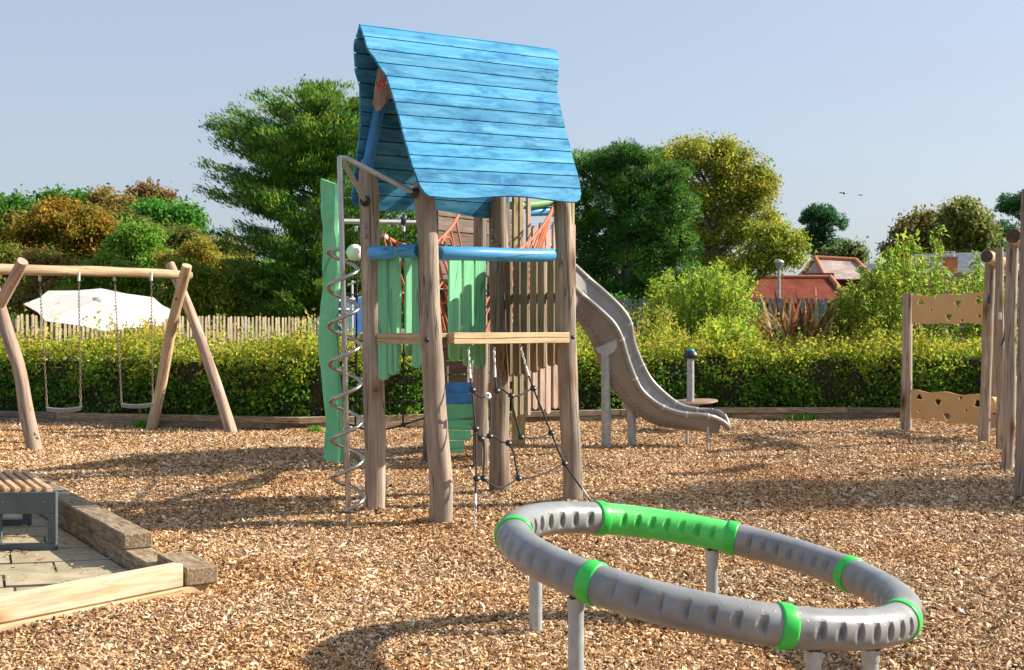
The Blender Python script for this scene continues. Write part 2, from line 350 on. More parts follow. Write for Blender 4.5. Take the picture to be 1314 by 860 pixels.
    def lathe(s, o, prof, n=24, axis=None, smooth=True):
        o = Vector(o); az = axis or Vector((0, 0, 1)); ax = az.orthogonal().normalized(); ay = az.cross(ax); m = len(prof)
        vs = [o + (ax * math.cos(6.28318 * k / n) + ay * math.sin(6.28318 * k / n)) * r + az * z for r, z in prof for k in range(n)]
        fs = [(i * n + k, i * n + (k + 1) % n, (i + 1) * n + (k + 1) % n, (i + 1) * n + k) for i in range(m - 1) for k in range(n)]
        return s.add(vs, fs, None, smooth)
    def mesh(s, name, mat, org=Vector((0, 0, 0))):
        me = bpy.data.meshes.new(name); me.from_pydata([tuple(v - org) for v in s.v], [], s.f)
        uv = me.uv_layers.new(name='UVMap'); uv.data.foreach_set('uv', np.array([c for f in s.uv for q in f for c in q], dtype=np.float32))
        me.polygons.foreach_set('use_smooth', s.sm); me.materials.append(mat); me.update()
        bm = bmesh.new(); bm.from_mesh(me); bmesh.ops.recalc_face_normals(bm, faces=bm.faces); bm.to_mesh(me); bm.free()
        return me
    def build(s, name, mat, parent=None, org=None):
        if org is None: org = ORIG[parent.name] if parent is not None else Vector((0, 0, 0))
        org = Vector(org); o = link(name, s.mesh(name, mat, org), parent, org)
        if parent is None: o.location = org
        return o

def smooth_path(pts, n):
    """Catmull-Rom through pts"""
    pts = [Vector(p) for p in pts]; P = [pts[0] * 2 - pts[1]] + pts + [pts[-1] * 2 - pts[-2]]; out = []
    m = len(pts) - 1
    for j in range(n + 1):
        t = j / n * m; i = min(int(t), m - 1); u = t - i; a, b, c, d = P[i:i + 4]
        out.append(.5 * ((2 * b) + (c - a) * u + (2 * a - 5 * b + 4 * c - d) * u * u + (3 * b - a - 3 * c + d) * u ** 3))
    return out
def log(name, pts, r0, r1, mat, parent, seed=0, n=16, rings=26, bumpy=.02, taper_end=False):
    p = smooth_path(pts, rings); rad = [lerp(r0, r1, i / rings) for i in range(rings + 1)]
    if taper_end: rad[-1] *= .55; rad[-2] *= .85
    else: rad[-1] *= .94
    return MB().tube(p, rad, n, bumpy=bumpy, seed=seed).build(name, mat, parent)
def rope(mb, pts, r=.008, n=6, k=None):
    mb.tube(smooth_path(pts, k or max(4, 4 * (len(pts) - 1))), r, n); return mb
def sag(a, b, d): return [a, (a * 3 + b) / 4 - Vector((0, 0, d * .75)), (a + b) / 2 - Vector((0, 0, d)), (a + b * 3) / 4 - Vector((0, 0, d * .75)), b]
def ball(mb, c, r, n=12):
    mb.lathe(c, [(r * max(.02, math.sin(math.pi * i / 8)), -r * math.cos(math.pi * i / 8)) for i in range(9)], n); return mb
def chain(mb, a, b, link_len=.04, w=.006):
    a = Vector(a); b = Vector(b); L = (b - a).length; n = max(2, int(L / link_len)); d = (b - a) / n; T = d.normalized()
    X = T.orthogonal().normalized(); Y = T.cross(X)
    for i in range(n):
        S = X if i % 2 else Y; c = a + d * (i + .5); hl = d.length * .72; hw = w * 1.7
        pts = [c + T * (hl * math.cos(t)) + S * (hw * math.sin(t)) for t in [6.283 * k / 6 for k in range(7)]]
        mb.tube(pts, w * .5, 4, caps=False)
    return mb
def bolt(parent, p, d, r=.02, mat='bolt', name='bolt'):
    return MB().lathe(Vector(p), [(r, 0), (r, .006), (r * .75, .014), (.0005, .017)], 10, Vector(d).normalized()).build(name, M[mat], parent)

# ------------------------------------------------------------------ foliage helpers
def leaf_object(name, C, size, axis, nrm, color, mat, parent=None, org=None, width=.5, fold=.12):
    """one mesh of small folded leaves"""
    C = np.asarray(C, np.float32); N = len(C); org = np.array(org if org is not None else (ORIG[parent.name] if parent is not None else (0, 0, 0)), np.float32)
    a = axis / (np.linalg.norm(axis, axis=1, keepdims=True) + 1e-9); s = np.cross(a, nrm); s /= (np.linalg.norm(s, axis=1, keepdims=True) + 1e-9); nn = np.cross(s, a)
    L = size[:, None] * .5; W = L * width; F = size[:, None] * fold
    V = np.empty((N, 4, 3), np.float32)
    V[:, 0] = C - a * L; V[:, 1] = C + s * W + nn * F; V[:, 2] = C + a * L; V[:, 3] = C - s * W + nn * F
    V = (V.reshape(-1, 3) - org)
    me = bpy.data.meshes.new(name); me.vertices.add(N * 4); me.loops.add(N * 4); me.polygons.add(N)
    me.vertices.foreach_set('co', V.ravel()); me.loops.foreach_set('vertex_index', np.arange(N * 4, dtype=np.int32))
    me.polygons.foreach_set('loop_start', np.arange(0, N * 4, 4, dtype=np.int32))
    at_ = me.attributes.new('tint', 'FLOAT_COLOR', 'FACE'); c4 = np.ones((N, 4), np.float32); c4[:, :3] = np.clip(color * np.array([2.3, 2.25, 1.35]), .002, .75); at_.data.foreach_set('color', c4.ravel())
    me.materials.append(mat); me.update(); me.validate()
    o = link(name, me, parent, org)
    if parent is None: o.location = org
    return o
def rdir(n): d = rng.normal(size=(n, 3)); return d / np.linalg.norm(d, axis=1, keepdims=True)
def clusters(n, c, r, inner=.45):
    d = rdir(n); u = inner + (1 - inner) * rng.random((n, 1)) ** .6
    return np.array(c) + d * u * np.array(r), d
def grow(cl, out, per, spread, size, cols, colvar=.25, up=.4, flat=1.0, needle=False):
    """leaves around cluster centres; returns C,size,axis,nrm,color"""
    m = len(cl); N = m * per
    off = rng.normal(size=(N, 3)) * spread; off[:, 2] *= flat
    C = np.repeat(cl, per, 0) + off
    ax = rdir(N) * (.5 if needle else 1) + np.repeat(out, per, 0) * (1.0 if needle else .35) + np.array([0, 0, .35 if needle else -.1])
    nr = rdir(N) + np.array([0, 0, up]) * 2
    cols = np.array(cols, np.float32); ci = rng.integers(0, len(cols), m); cc = cols[ci] * (1 + rng.normal(size=(m, 1)) * colvar * .6)
    col_ = np.repeat(cc, per, 0) * (1 + rng.normal(size=(N, 1)) * colvar * .6) * (1 + rng.normal(size=(N, 3)) * .06)
    return C, size * (.6 + .8 * rng.random(N)), ax, nr, col_
def cat(parts): return [np.concatenate([p[k] for p in parts]) for k in range(5)]

# ------------------------------------------------------------------ ground
PATIO = [gd(237, 758), gd(158, 705, .0), gd(42, 640, 0), gd(-200, 640, 0), gd(-400, 800), gd(0, 812)]
def inside(poly, x, y):
    c = np.zeros(x.shape, bool); j = len(poly) - 1
    for i in range(len(poly)):
        xi, yi, xj, yj = poly[i].x, poly[i].y, poly[j].x, poly[j].y
        c ^= ((yi > y) != (yj > y)) & (x < (xj - xi) * (y - yi) / (yj - yi + 1e-9) + xi); j = i
    return c
def ground_sheet(name, xs, ys, mat, zf):
    X, Yg = np.meshgrid(xs, ys); Z = zf(X, Yg); nx, ny = len(xs), len(ys)
    V = np.stack([X, Yg, Z], -1).reshape(-1, 3); I = np.arange(nx * ny).reshape(ny, nx)
    F = np.stack([I[:-1, :-1], I[:-1, 1:], I[1:, 1:], I[1:, :-1]], -1).reshape(-1, 4)
    me = bpy.data.meshes.new(name); me.from_pydata(V.tolist(), [], F.tolist()); me.polygons.foreach_set('use_smooth', [True] * len(F)); me.materials.append(mat)
    return tag(link(name, me), kind='structure')
ground_sheet('grass', np.linspace(-900, 900, 25), np.linspace(-300, 1500, 25), M['grass'], lambda x, y: x * 0 - .12)
ground_sheet('ground', np.linspace(-16, 17, 265), np.linspace(-3, 22.6, 206), M['chipbed'], lambda x, y: np.where(inside(PATIO, x.ravel(), y.ravel()).reshape(x.shape), -.06, ground_h(x, y) - .004))

# wood chips: small splinters scattered over the bed
def chip_mesh(k):
    r = random.Random(k); n = 6; L = .5; out = []
    ys = [.0, .45, .5, .42, .30, .06]
    top = [(-L + i / 5 * 2 * L, ys[i] * r.uniform(.55, 1)) for i in range(6)]; bot = [(-L + i / 5 * 2 * L, -ys[5 - i] * r.uniform(.55, 1)) for i in range(6)]
    bend = r.uniform(-.18, .18)
    vs = []; fs = []
    for z in (-.5, .5):
        for i in range(6): vs.append((top[i][0], top[i][1], z * .16 + bend * (1 - (2 * top[i][0]) ** 2)))
        for i in range(6): vs.append((bot[i][0], bot[i][1], z * .16 + bend * (1 - (2 * bot[i][0]) ** 2)))
    for b, rv in ((0, 1), (12, 0)):
        for i in range(5):
            f = (b + i, b + 6 + i, b + 7 + i, b + i + 1); fs.append(f if rv == 0 else f[::-1])
    for i in range(5): fs.append((i, i + 1, 13 + i, 12 + i)); fs.append((6 + i + 1, 6 + i, 18 + i, 19 + i))
    me = bpy.data.meshes.new('chip'); me.from_pydata(vs, [], fs); me.materials.append(M['chip']); return me
def make_chips():
    pts = []
    for y0, y1, dens in ((5.2, 7.5, 7600), (7.5, 10, 5400), (10, 13, 3500), (13, 17, 1900), (17, 22.3, 1150)):
        w0 = .44 * y1 + .5; n = int((y1 - y0) * 2 * w0 * dens)
        x = rng.uniform(-w0, w0, n); y = rng.uniform(y0, y1, n); pts.append(np.stack([x, y], 1))
    P = np.concatenate(pts); ins = inside(PATIO, P[:, 0], P[:, 1]); keep = ~ins | (rng.random(len(P)) < .012); P = P[keep]; ins = ins[keep]
    # thin margin beside the sleeper edge holds more litter
    N = len(P); z = ground_h(P[:, 0], P[:, 1]) + rng.uniform(-.004, .016, N); z[ins] = .012
    far = np.clip((P[:, 1] - 6) / 14, 0, 1)
    s = rng.lognormal(-3.80, .40, N) * (1 + far * .6); s = np.clip(s, .010, .085)
    sc = np.stack([s, s * rng.uniform(.24, .62, N), s * rng.uniform(.5, 1.1, N)], 1)
    rot = np.stack([rng.normal(0, .45, N), rng.normal(0, .45, N), rng.uniform(0, 6.283, N)], 1); rot[ins, :2] *= .2
    me = bpy.data.meshes.new('wood_chips'); me.vertices.add(N); me.vertices.foreach_set('co', np.stack([P[:, 0], P[:, 1], z], 1).astype(np.float32).ravel())
    for nm, arr in (('rot', rot), ('scl', sc)):
        a = me.attributes.new(nm, 'FLOAT_VECTOR', 'POINT'); a.data.foreach_set('vector', arr.astype(np.float32).ravel())
    o = link('wood_chips', me); tag(o, 'bed of loose tan and brown wood chips covering the playground', 'wood chips', kind='stuff')
    ng = bpy.data.node_groups.new('scatter_chips', 'GeometryNodeTree')
    ng.interface.new_socket('Geometry', in_out='INPUT', socket_type='NodeSocketGeometry'); ng.interface.new_socket('Geometry', in_out='OUTPUT', socket_type='NodeSocketGeometry')
    n = ng.nodes; l = ng.links; gi = n.new('NodeGroupInput'); go = n.new('NodeGroupOutput'); ip = n.new('GeometryNodeInstanceOnPoints')
    g2 = n.new('GeometryNodeGeometryToInstance')
    for k in range(6):
        co = bpy.data.objects.new('chip_shape', chip_mesh(k)); of = n.new('GeometryNodeObjectInfo'); of.inputs['Object'].default_value = co; l.new(of.outputs['Geometry'], g2.inputs[0])
    l.new(gi.outputs[0], ip.inputs['Points']); l.new(g2.outputs[0], ip.inputs['Instance']); ip.inputs['Pick Instance'].default_value = True
    for nm, sk in (('rot', 'Rotation'), ('scl', 'Scale')):
        na = n.new('GeometryNodeInputNamedAttribute'); na.data_type = 'FLOAT_VECTOR'; na.inputs['Name'].default_value = nm
        l.new(na.outputs['Attribute'], ip.inputs[sk])
    rv = n.new('FunctionNodeRandomValue'); rv.data_type = 'INT'; rv.inputs['Min'].default_value = 0; rv.inputs['Max'].default_value = 5
    io = next(s_ for s_ in rv.outputs if s_.type == 'INT'); rv.inputs[4].default_value = 0; rv.inputs[5].default_value = 5
    l.new(io, ip.inputs['Instance Index']); l.new(ip.outputs[0], go.inputs[0])
    md = o.modifiers.new('scatter', 'NODES'); md.node_group = ng
make_chips()

# ------------------------------------------------------------------ play tower with the blue roof
Z = Vector((0, 0, 1))
def text_part(name, s, size, o, ex, ey, ez, mat, parent, extrude=.002):
    cu = bpy.data.curves.new(name, 'FONT'); cu.body = s; cu.size = size; cu.extrude = extrude; cu.offset = .004
    t = bpy.data.objects.new(name, cu); me = bpy.data.meshes.new_from_object(t); bpy.data.objects.remove(t)
    org = ORIG[parent.name]
    mw = Matrix((ex, ey, ez)).transposed().to_4x4(); mw.translation = o - org
    me.transform(mw); me.materials.clear(); me.materials.append(mat)
    return link(name, me, parent, org)
def plank(parent, c, ex, ez, z0, z1, w, th, mat, rt=True, rb=True, seed=0, name='plank'):
    r = random.Random(seed); hw = w / 2; k0 = r.uniform(.9, 1.0); k1 = r.uniform(.9, 1.0); rr = hw * .85; poly = []
    def arc(cx, cz, hw_, a0, a1):
        for i in range(7):
            a = lerp(a0, a1, i / 6); poly.append((cx + hw_ * math.cos(a), cz + hw_ * .8 * math.sin(a)))
    if rb: arc(0, z0 + hw * k0 * .8, hw * k0, math.pi, 2 * math.pi)
    else: poly.extend([(-hw * k0, z0), (hw * k0, z0)])
    zm = (z0 + z1) / 2; j = r.uniform(-.004, .004); poly.append((hw + j, zm))
    if rt: arc(0, z1 - hw * k1 * .8, hw * k1, 0, math.pi)
    else: poly.extend([(hw * k1, z1), (-hw * k1, z1)])
    poly.append((-hw + j, zm))
    return MB().prism(poly, Vector((c[0], c[1], 0)), ex, Z, ez, th, grain=1).build(name, mat, parent)

FL, FR, BL, BR = Vector((-.615, 10.55, 0)), Vector((.565, 11.58, 0)), Vector((-1.233, 11.13, 0)), Vector((-.124, 12.23, 0))
U = (FR - FL).normalized(); V = (BL - FL).normalized(); OUTL = Vector((-U.x, -U.y, 0)); FRONT = Vector((U.y, -U.x, 0))
tower = thing('play_tower', 'wooden play tower on thick log posts with a steep worn blue plank roof', 'play tower', (-.35, 11.4, 0))
pm = M['post']
for i, (b, mid, t, r0, r1) in enumerate([
    (FL, at(553, 440, 10.58), at(543, 232, 10.6), .104, .086),
    (FR, at(727, 450, 11.6), at(721, 250, 11.65), .098, .088),
    (BL, at(478, 430, 11.12), at(470, 205, 11.12), .10, .088),
    (BR, at(641, 440, 12.25), at(637, 225, 12.3), .105, .092)]):
    p = log('post', [b - Z * .25, b + Z * .35, mid, lerp(mid, t, .55) + Vector((.012, 0, 0)), t], r0, r1, pm, tower, seed=i * 5 + 1, taper_end=(i == 2), bumpy=.042)
def on(a, b, t, off=0, n=None): return a + (b - a) * t + (n * off if n else Vector((0, 0, 0)))
# deck
for k, (z, dz) in enumerate(((1.574, .05), (1.523, .046))):
    for a, b, nrm in ((FL, FR, FRONT), (BL, FL, OUTL)):
        d = (b - a).normalized(); L = (b - a).length - .19
        MB().box((a + b) / 2 + Z * z + nrm * .02 + Z * (.004 if nrm is FRONT else 0), (L, .10, dz), (d, Vector((-d.y, d.x, 0)), Z), .004).build('deck_beam', M['deck'], tower)
for k in range(7):
    a = lerp(FL, BL, (k + .6) / 7.6); b = lerp(FR, BR, (k + .6) / 7.6); d = (b - a).normalized()
    MB().box((a + b) / 2 + Z * 1.578, ((b - a).length - .05, .108, .036), (d, Vector((-d.y, d.x, 0)), Z), .003).build('deck_board', M['deck'], tower)
# rails
def rail(a, b, r=.062, mat='blue_rail'):
    d = (b - a).normalized(); rs = [r * .88, r, r, r, r, r * .88]; L = (b - a).length
    return MB().tube([a, a + d * .012, lerp(a, b, .35), lerp(a, b, .7) - Z * .006, b - d * .012, b], rs, 18).build('rail', M[mat], tower)
rail(at(564, 325, 10.66), at(709, 327.5, 11.50))
for t0, t1 in ((.11, .44), (.58, .84)): rail(on(BL, FL, t0, .12, OUTL) + Z * 2.312, on(BL, FL, t1, .12, OUTL) + Z * 2.31)
bk = Vector((-FRONT.x, -FRONT.y, 0))
rail(on(BL, BR, .60, .08, bk) + Z * 2.33, on(BL, BR, .90, .08, bk) + Z * 2.33, .05)
bolt(tower, at(712, 327, 11.49), (-U), .022)
# mint planks on the left side and the back
for i, (t, z0, z1) in enumerate(((.205, 1.175, 2.37), (.36, 1.225, 2.36), (.735, 1.295, 2.36))):
    plank(tower, on(BL, FL, t, .035, OUTL), V, OUTL, z0, z1, .125, .03, M['mint'], seed=i, name='green_plank')
for i, (t, w, z0) in enumerate(((.165, .125, 1.36), (.285, .125, 1.38), (.64, .15, 1.32), (.752, .125, 1.27), (.852, .135, 1.24))):
    plank(tower, on(BL, BR, t, .03, bk), U, bk, z0, 2.38, w, .03, M['mint'], seed=10 + i, name='green_plank')
# grey planks on the right side
for i in range(7):
    t = .235 + i * .118; d = (BR - FR).normalized(); n = Vector((U.x, U.y, 0))
    plank(tower, on(FR, BR, t, .05 + .012 * (i % 2), n), d, n, 1.29 - .022 * i + random.uniform(-.02, .02), 2.42 + random.uniform(-.015, .02), .088, .03, M['plank'], seed=30 + i)
for zz in (1.95,):
    d = (BR - FR).normalized(); MB().box(lerp(FR, BR, .55) + Z * zz + U * .10, (.75, .035, .07), (d, Vector((-d.y, d.x, 0)), Z)).build('batten', M['plank'], tower)
bolt(tower, at(687, 286, 12.19) * 1, (-.1, -1, 0), .018, 'bolt_steel')  if False else None
for px, py, Y in ((632.5, 295, 12.205), (632.5, 309, 12.2)): bolt(tower, at(px, py, Y), (-.2, -1, 0), .018, 'bolt_steel')
for px, py, Y in ((469, 290, 11.03), (469, 303.5, 11.03)): bolt(tower, at(px, py, Y), (-.2, -1, 0), .019, 'bolt_steel')
for px, py, Y in ((547.5, 436, 10.48),): bolt(tower, at(px, py, Y), (-.1, -1, 0), .022)
for px, py, Y in ((735, 433, 11.50), (717, 432, 11.52)): bolt(tower, at(px, py, Y), (.2, -1, 0), .02)
for px, py, Y in ((477, 376, 11.03), (483, 500, 11.03)):
    MB().lathe(at(px, py, Y), [(.02, 0), (.012, .003), (.001, .004)], 8, Vector((0, -1, 0))).build('knot', M['plank_dark'], tower)

# roof: two slopes of individual boards with wavy ends
RL, RR = at(461, 30, 10.56), at(716, 63, 12.13)
EFL, EFR = at(544, 251, 10.18), at(747, 258, 11.34)
EBL, EBR = at(450, 264, 11.30), at(655, 279, 12.46)
roof = link('roof', None, tower)
def ip(tab, t):
    for (a, x), (b, y) in zip(tab, tab[1:]):
        if t <= b:
            q = (t - a) / (b - a); q = q * q * (3 - 2 * q); return lerp(x, y, q)
    return tab[-1][1]
ELF = [(0, 0), (.08, 0), (.15, -1), (.23, 3.5), (.32, 8), (.41, 7.2), (.54, 5.5), (.7, 2), (.84, 0), (.94, 0), (.98, 2), (1, 7)]
ERF = [(0, -6), (.03, -1), (.07, -1), (.16, -4), (.3, -10), (.41, -9), (.52, -7.5), (.69, -4.5), (.87, 0), (.95, 0), (.985, -3), (1, -9)]
ELB = [(0, 0), (.12, -4), (.23, -2.5), (.35, 3), (.56, 5), (.72, 3), (.86, 1), (.95, 0), (.985, 2), (1, 6)]
ERB = [(0, -10), (.3, -20), (.6, -14), (1, -10)]
def slope(rl, rr, el, er, EL, ER, nb, px_w, wave, mat, inward, backing_in=True):
    L = ((rr - rl).length + (er - el).length) / 2; H = ((el - rl).length + (er - rr).length) / 2
    nrm = (rr - rl).cross(el - rl).normalized()
    if nrm.dot(inward) > 0: nrm = -nrm
    def P(s, t): return lerp(lerp(rl, rr, s), lerp(el, er, s), t)
    edges = [0] + [(i + .93) / (nb - .07) if i < nb - 1 else 1 for i in range(nb)]
    edges = [i / nb for i in range(nb + 1)]
    for i in range(nb):
        t0, t1 = edges[i] + .0032, edges[i + 1] - (.0032 if i < nb - 1 else 0)
        nS = 14 if i == nb - 1 else 2; nT = 5 if i == nb - 1 else 4; grid = []
        for a in range(nT + 1):
            row = []
            for b in range(nS + 1):
                t = lerp(t0, t1, a / nT); sl = ip(EL, t) / px_w; sr = 1 + ip(ER, t) / px_w; s = lerp(sl, sr, b / nS)
                tt = t
                if i == nb - 1: tt = t + wave(b / nS) * (a / nT)
                lift = .003
                row.append((P(s, tt) + nrm * lift, (s * L, tt * H)))
            grid.append(row)
        vs = []; uv = []; W = nS + 1
        for row in grid:
            for p, q in row: vs.append(p); uv.append(q)
        n0 = len(vs); vs += [p - nrm * .022 for p in vs]; uv += uv
        fs = []
        for a in range(nT):
            for b in range(nS):
                f = (a * W + b, a * W + b + 1, (a + 1) * W + b + 1, (a + 1) * W + b); fs.append(f); fs.append(tuple(n0 + k for k in reversed(f)))
        rim = [b for b in range(W)] + [a * W + nS for a in range(1, nT + 1)] + [nT * W + b for b in range(nS - 1, -1, -1)] + [a * W for a in range(nT - 1, 0, -1)]
        for k in range(len(rim)): a, b = rim[k], rim[(k + 1) % len(rim)]; fs.append((a, n0 + a, n0 + b, b))
        MB().add(vs, fs, [[uv[k] for k in f] for f in fs]).build('roof_board', mat, roof)
    g = [[P(lerp(ip(EL, .02 + .95 * a / 12) / px_w, 1 + ip(ER, .02 + .95 * a / 12) / px_w, b) + (.012 if b == 0 else -.012), .015 + .955 * a / 12) for b in (0, 1)] for a in range(13)]
    off = (-.026, -.030) if backing_in else (.006, .010)
    vs = [p + nrm * off[0] for r2 in g for p in r2] + [p + nrm * off[1] for r2 in g for p in r2]
    fs = [(a * 2, a * 2 + 1, a * 2 + 3, a * 2 + 2) for a in range(12)] + [(26 + a * 2 + 2, 26 + a * 2 + 3, 26 + a * 2 + 1, 26 + a * 2) for a in range(12)]
    MB().add(vs, fs).build('gap_backing', M['gap_shade'], roof)  # added dark sheet that puts shade into the gaps between boards
M['gap_shade'] = plain('dark_gap_shade', (.012, .05, .11), .9)
cent = (EFL + EFR + EBL + EBR) / 4
slope(RL, RR, EFL, EFR, ELF, ERF, 13, 215, lambda q: .012 * math.sin(q * 7.6 + .4) - .004, M['blue'], cent - (RL + RR + EFL + EFR) / 4)
slope(RL, RR, EBL, EBR, ELB, ERB, 13, 195, lambda q: .014 * math.sin(q * 9 + .2), M['blue'], cent - (RL + RR + EBL + EBR) / 4, False)
# roof timbers inside the gable
MB().tube([at(470, 222, 11.1), at(479, 178, 11.02), at(488, 130, 10.93), at(497, 88, 10.86)], .052, 12).build('rafter', M['blue_plain'], tower)
MB().tube([at(720, 262, 11.62), at(704, 180, 11.85), at(696, 100, 12.05)], .052, 12).build('rafter', M['blue_plain'], tower)
def ppoly(pts, Y, y0=None):
    o = at(pts[0][0], pts[0][1], Y); return o, [((at(x, y, Y) - o).x, (at(x, y, Y) - o).z) for x, y in pts]
o, pl = ppoly([(484, 88), (512, 98), (512, 124), (500, 126), (488, 141), (482, 143), (478, 134), (481, 110)], 10.70)
plq = MB().prism(pl, o, Vector((1, 0, 0)), Z, Vector((0, 1, 0)), .03, 1).build('name_plaque', M['sign_wood'], tower)
o, pl = ppoly([(485, 106.5), (500, 101), (501, 110.5), (485.5, 115)], 10.695)
MB().prism(pl, o, Vector((1, 0, 0)), Z, Vector((0, 1, 0)), .004, 0).build('label', M['sign_pale'], plq)
ex = Vector((math.cos(R(20)), 0, math.sin(R(20)))); ey = Vector((-math.sin(R(20)), 0, math.cos(R(20))))
text_part('lettering', 'KOM', .078, at(485.3, 114.2, 10.688), ex, ey, Vector((0, -1, 0)), M['red_sign'], plq)

# spiral climbing pole
sp_b = gd(448, 674); sp_t = at(436, 201, sp_b.y + .02)
spc = link('spiral_pole', MB().tube([sp_b - Z * .2, lerp(sp_b, sp_t, .5), sp_t], .0235, 14).mesh('spiral_pole', M['steel_shiny'], ORIG[tower.name]), tower)
hel = []
for i in range(0, 6 * 24 + 20):
    a = R(180) - 2 * math.pi * i / 24; z = 2.285 - .0132 * i; q = sp_b + (sp_t - sp_b) * (z / sp_t.z)
    rr = .128
    hel.append(Vector((q.x + rr * math.cos(a), q.y + rr * math.sin(a), z)))
q = sp_b + (sp_t - sp_b) * (2.285 / sp_t.z); hel = [Vector((q.x, q.y, 2.30)), Vector((q.x - .07, q.y, 2.30))] + [Vector((q.x - .12, q.y + .02, 2.295))] + hel[1:]
q = sp_b + (sp_t - sp_b) * (hel[-1].z / sp_t.z); hel += [Vector((q.x + .03, q.y - .06, hel[-1].z - .012)), Vector((q.x, q.y, hel[-1].z - .016))]
MB().tube(hel, .0168, 10).build('spiral', M['steel_shiny'], spc)
for e in (at(468, 257, 11.02), at(531, 247, 10.53)):
    MB().tube([sp_t - Z * .01, lerp(sp_t, e, .08) + Z * .012, e], .0225, 12).build('arm', M['galv'], spc)
    MB().lathe(e - (e - sp_t).normalized() * .02, [(.036, 0), (.036, .02), (.05, .03), (.05, .045)], 14, (e - sp_t).normalized()).build('collar', M['black_plastic'], spc)

# ------------------------------------------------------------------ rope climbing net under the deck
net = thing('climbing_net', 'black rope climbing net hung on chains below the front deck edge of the blue-roofed tower', 'climbing net', (.0, 10.5, 0))
def ny(px, py):                        # depth of the net's fan: it swings out towards the ground on its left
    top = lerp(10.70, 11.12, (px - 600) / 70); bot = lerp(9.85, 11.05, max(0, min(1, (px - 608) / 150)))
    return lerp(top, bot, max(0, min(1, (py - 447) / 236)))
def np_(px, py): return at(px, py, ny(px, py))
def nrope(pts, r=.0085): rope(rp_, [np_(*p) for p in pts], r)
rp_ = MB()
nrope([(603, 482), (605.6, 499.5), (608.5, 530), (610, 549), (611, 585), (611, 613), (610, 640)])
nrope([(605.6, 499.5), (611, 506), (618, 509.5), (625, 509)]); nrope([(625, 509), (629, 518), (629.5, 540), (628, 559)])
nrope([(610, 549), (612, 556), (617, 562)]); nrope([(617, 562), (621, 566), (621.5, 590), (620, 613)]); nrope([(617, 562), (623, 561), (628, 559)])
nrope([(611, 613), (616, 615), (620, 613)])
nrope([(635, 481), (637, 500.5)]); nrope([(637, 500.5), (644, 499), (650, 504), (656, 507)]); nrope([(656, 507), (665, 508), (675, 503), (684, 497.7)])
nrope([(656, 507), (660, 530), (668, 560)]); nrope([(628, 559), (636, 561), (644, 567), (652, 568)]); nrope([(652, 568), (660, 564), (668, 560)])
nrope([(668, 560), (682, 562.5), (695, 561), (707, 555)]); nrope([(652, 568), (658, 578), (662, 597), (665, 613)])
nrope([(620, 613), (627, 620), (640, 626), (654, 621), (665, 613)]); nrope([(665, 613), (680, 613), (703, 606), (724, 594)])
nrope([(677, 478), (684, 497.7), (696, 527), (707, 555), (724, 594), (748, 629)])
rp_.build('rope', M['rope_black'], net)
for p in ((605.6, 499.5), (637, 500.5), (656, 507), (684, 497.7), (610, 549), (617, 562), (628, 559), (652, 568), (668, 560), (707, 555), (611, 613), (620, 613), (665, 613), (724, 594)):
    m = MB(); c = np_(*p); m.lathe(c - Z * .018, [(.005, 0), (.026, .004), (.032, .018), (.026, .032), (.005, .036)], 10, Vector((.2, -.6, .75)).normalized()); m.build('connector', M['black_plastic'], net)
m = MB(); c = np_(625, 509); m.lathe(c, [(.012, 0), (.03, .003), (.034, .018), (.028, .03), (.012, .032)], 12, Vector((.3, -.8, .4)).normalized()); m.build('connector', M['ferrule'], net)
for a, b in (((601, 445), (602.6, 474)), ((634, 445), (634.8, 473)), ((668, 445), (675, 471))):
    chain(MB(), np_(*a), np_(*b), .03, .0062).build('chain', M['steel'], net)
    q = lerp(np_(*a), np_(*b), 1); MB().tube([q, q + (np_(*b) - np_(*a)).normalized() * .085], .012, 8).build('ferrule', M['ferrule'], net)
chain(MB(), np_(610, 647), np_(609, 686) - Z * .04, .03, .006).build('chain', M['bolt_steel'], net)
MB().tube([np_(610, 634), np_(610, 648)], .012, 8).build('ferrule', M['ferrule'], net)
MB().tube([np_(747, 627), np_(754.5, 638)], .012, 8).build('ferrule', M['ferrule'], net)
MB().tube([np_(754, 637), np_(768, 657) - Z * .05], .006, 6).build('rope', M['rope_black'], net)

# ------------------------------------------------------------------ second tower behind
Q0, Q1, Q3 = Vector((-1.02, 15.3, 0)), Vector((-.375, 14.47, 0)), Vector((.085, 16.8, 0)); Q2 = Q1 + (Q3 - Q0)
hut = thing('plank_hut', 'raised grey plank hut on log posts standing behind the blue-roofed tower', 'play hut', (-.1, 15.6, 0))
for i, (b, zt, mt) in enumerate(((Q0, 3.15, 'post_grey'), (Q1, 3.1, 'post'), (Q2, 3.45, 'post_olive'), (Q3, 3.35, 'post_olive'))):
    log('post', [b - Z * .2, b + Z * 1 + Vector((.01, 0, 0)), b + Z * 2, b + Z * zt], .095, .082, M[mt], hut, seed=60 + i)
D = (Q2 - Q1).normalized(); NF = Vector((D.y, -D.x, 0)); Lf = (Q2 - Q1).length
for i in range(13):
    t = (.10 + i * .142) / Lf; w = .104 + random.uniform(-.012, .010)
    if t > 1: break
    w *= .68 if i < 6 else 1
    plank(hut, on(Q1, Q2, t, .09 + .012 * (i % 2), NF), D, NF, .60 + random.uniform(-.04, .05), (3.5 if i < 6 else 2.98 + random.uniform(-.12, .12)), w, .032, M[('post_olive', 'plank', 'plank_dark', 'post_olive', 'plank', 'plank_warm')[i] if i < 6 else 'plank_warm'], seed=70 + i)
for zz in (.95, 2.2): MB().box((Q1 + Q2) / 2 + NF * .06 + Z * zz, (Lf, .05, .09), (D, Vector((-D.y, D.x, 0)), Z)).build('batten', M['plank'], hut)
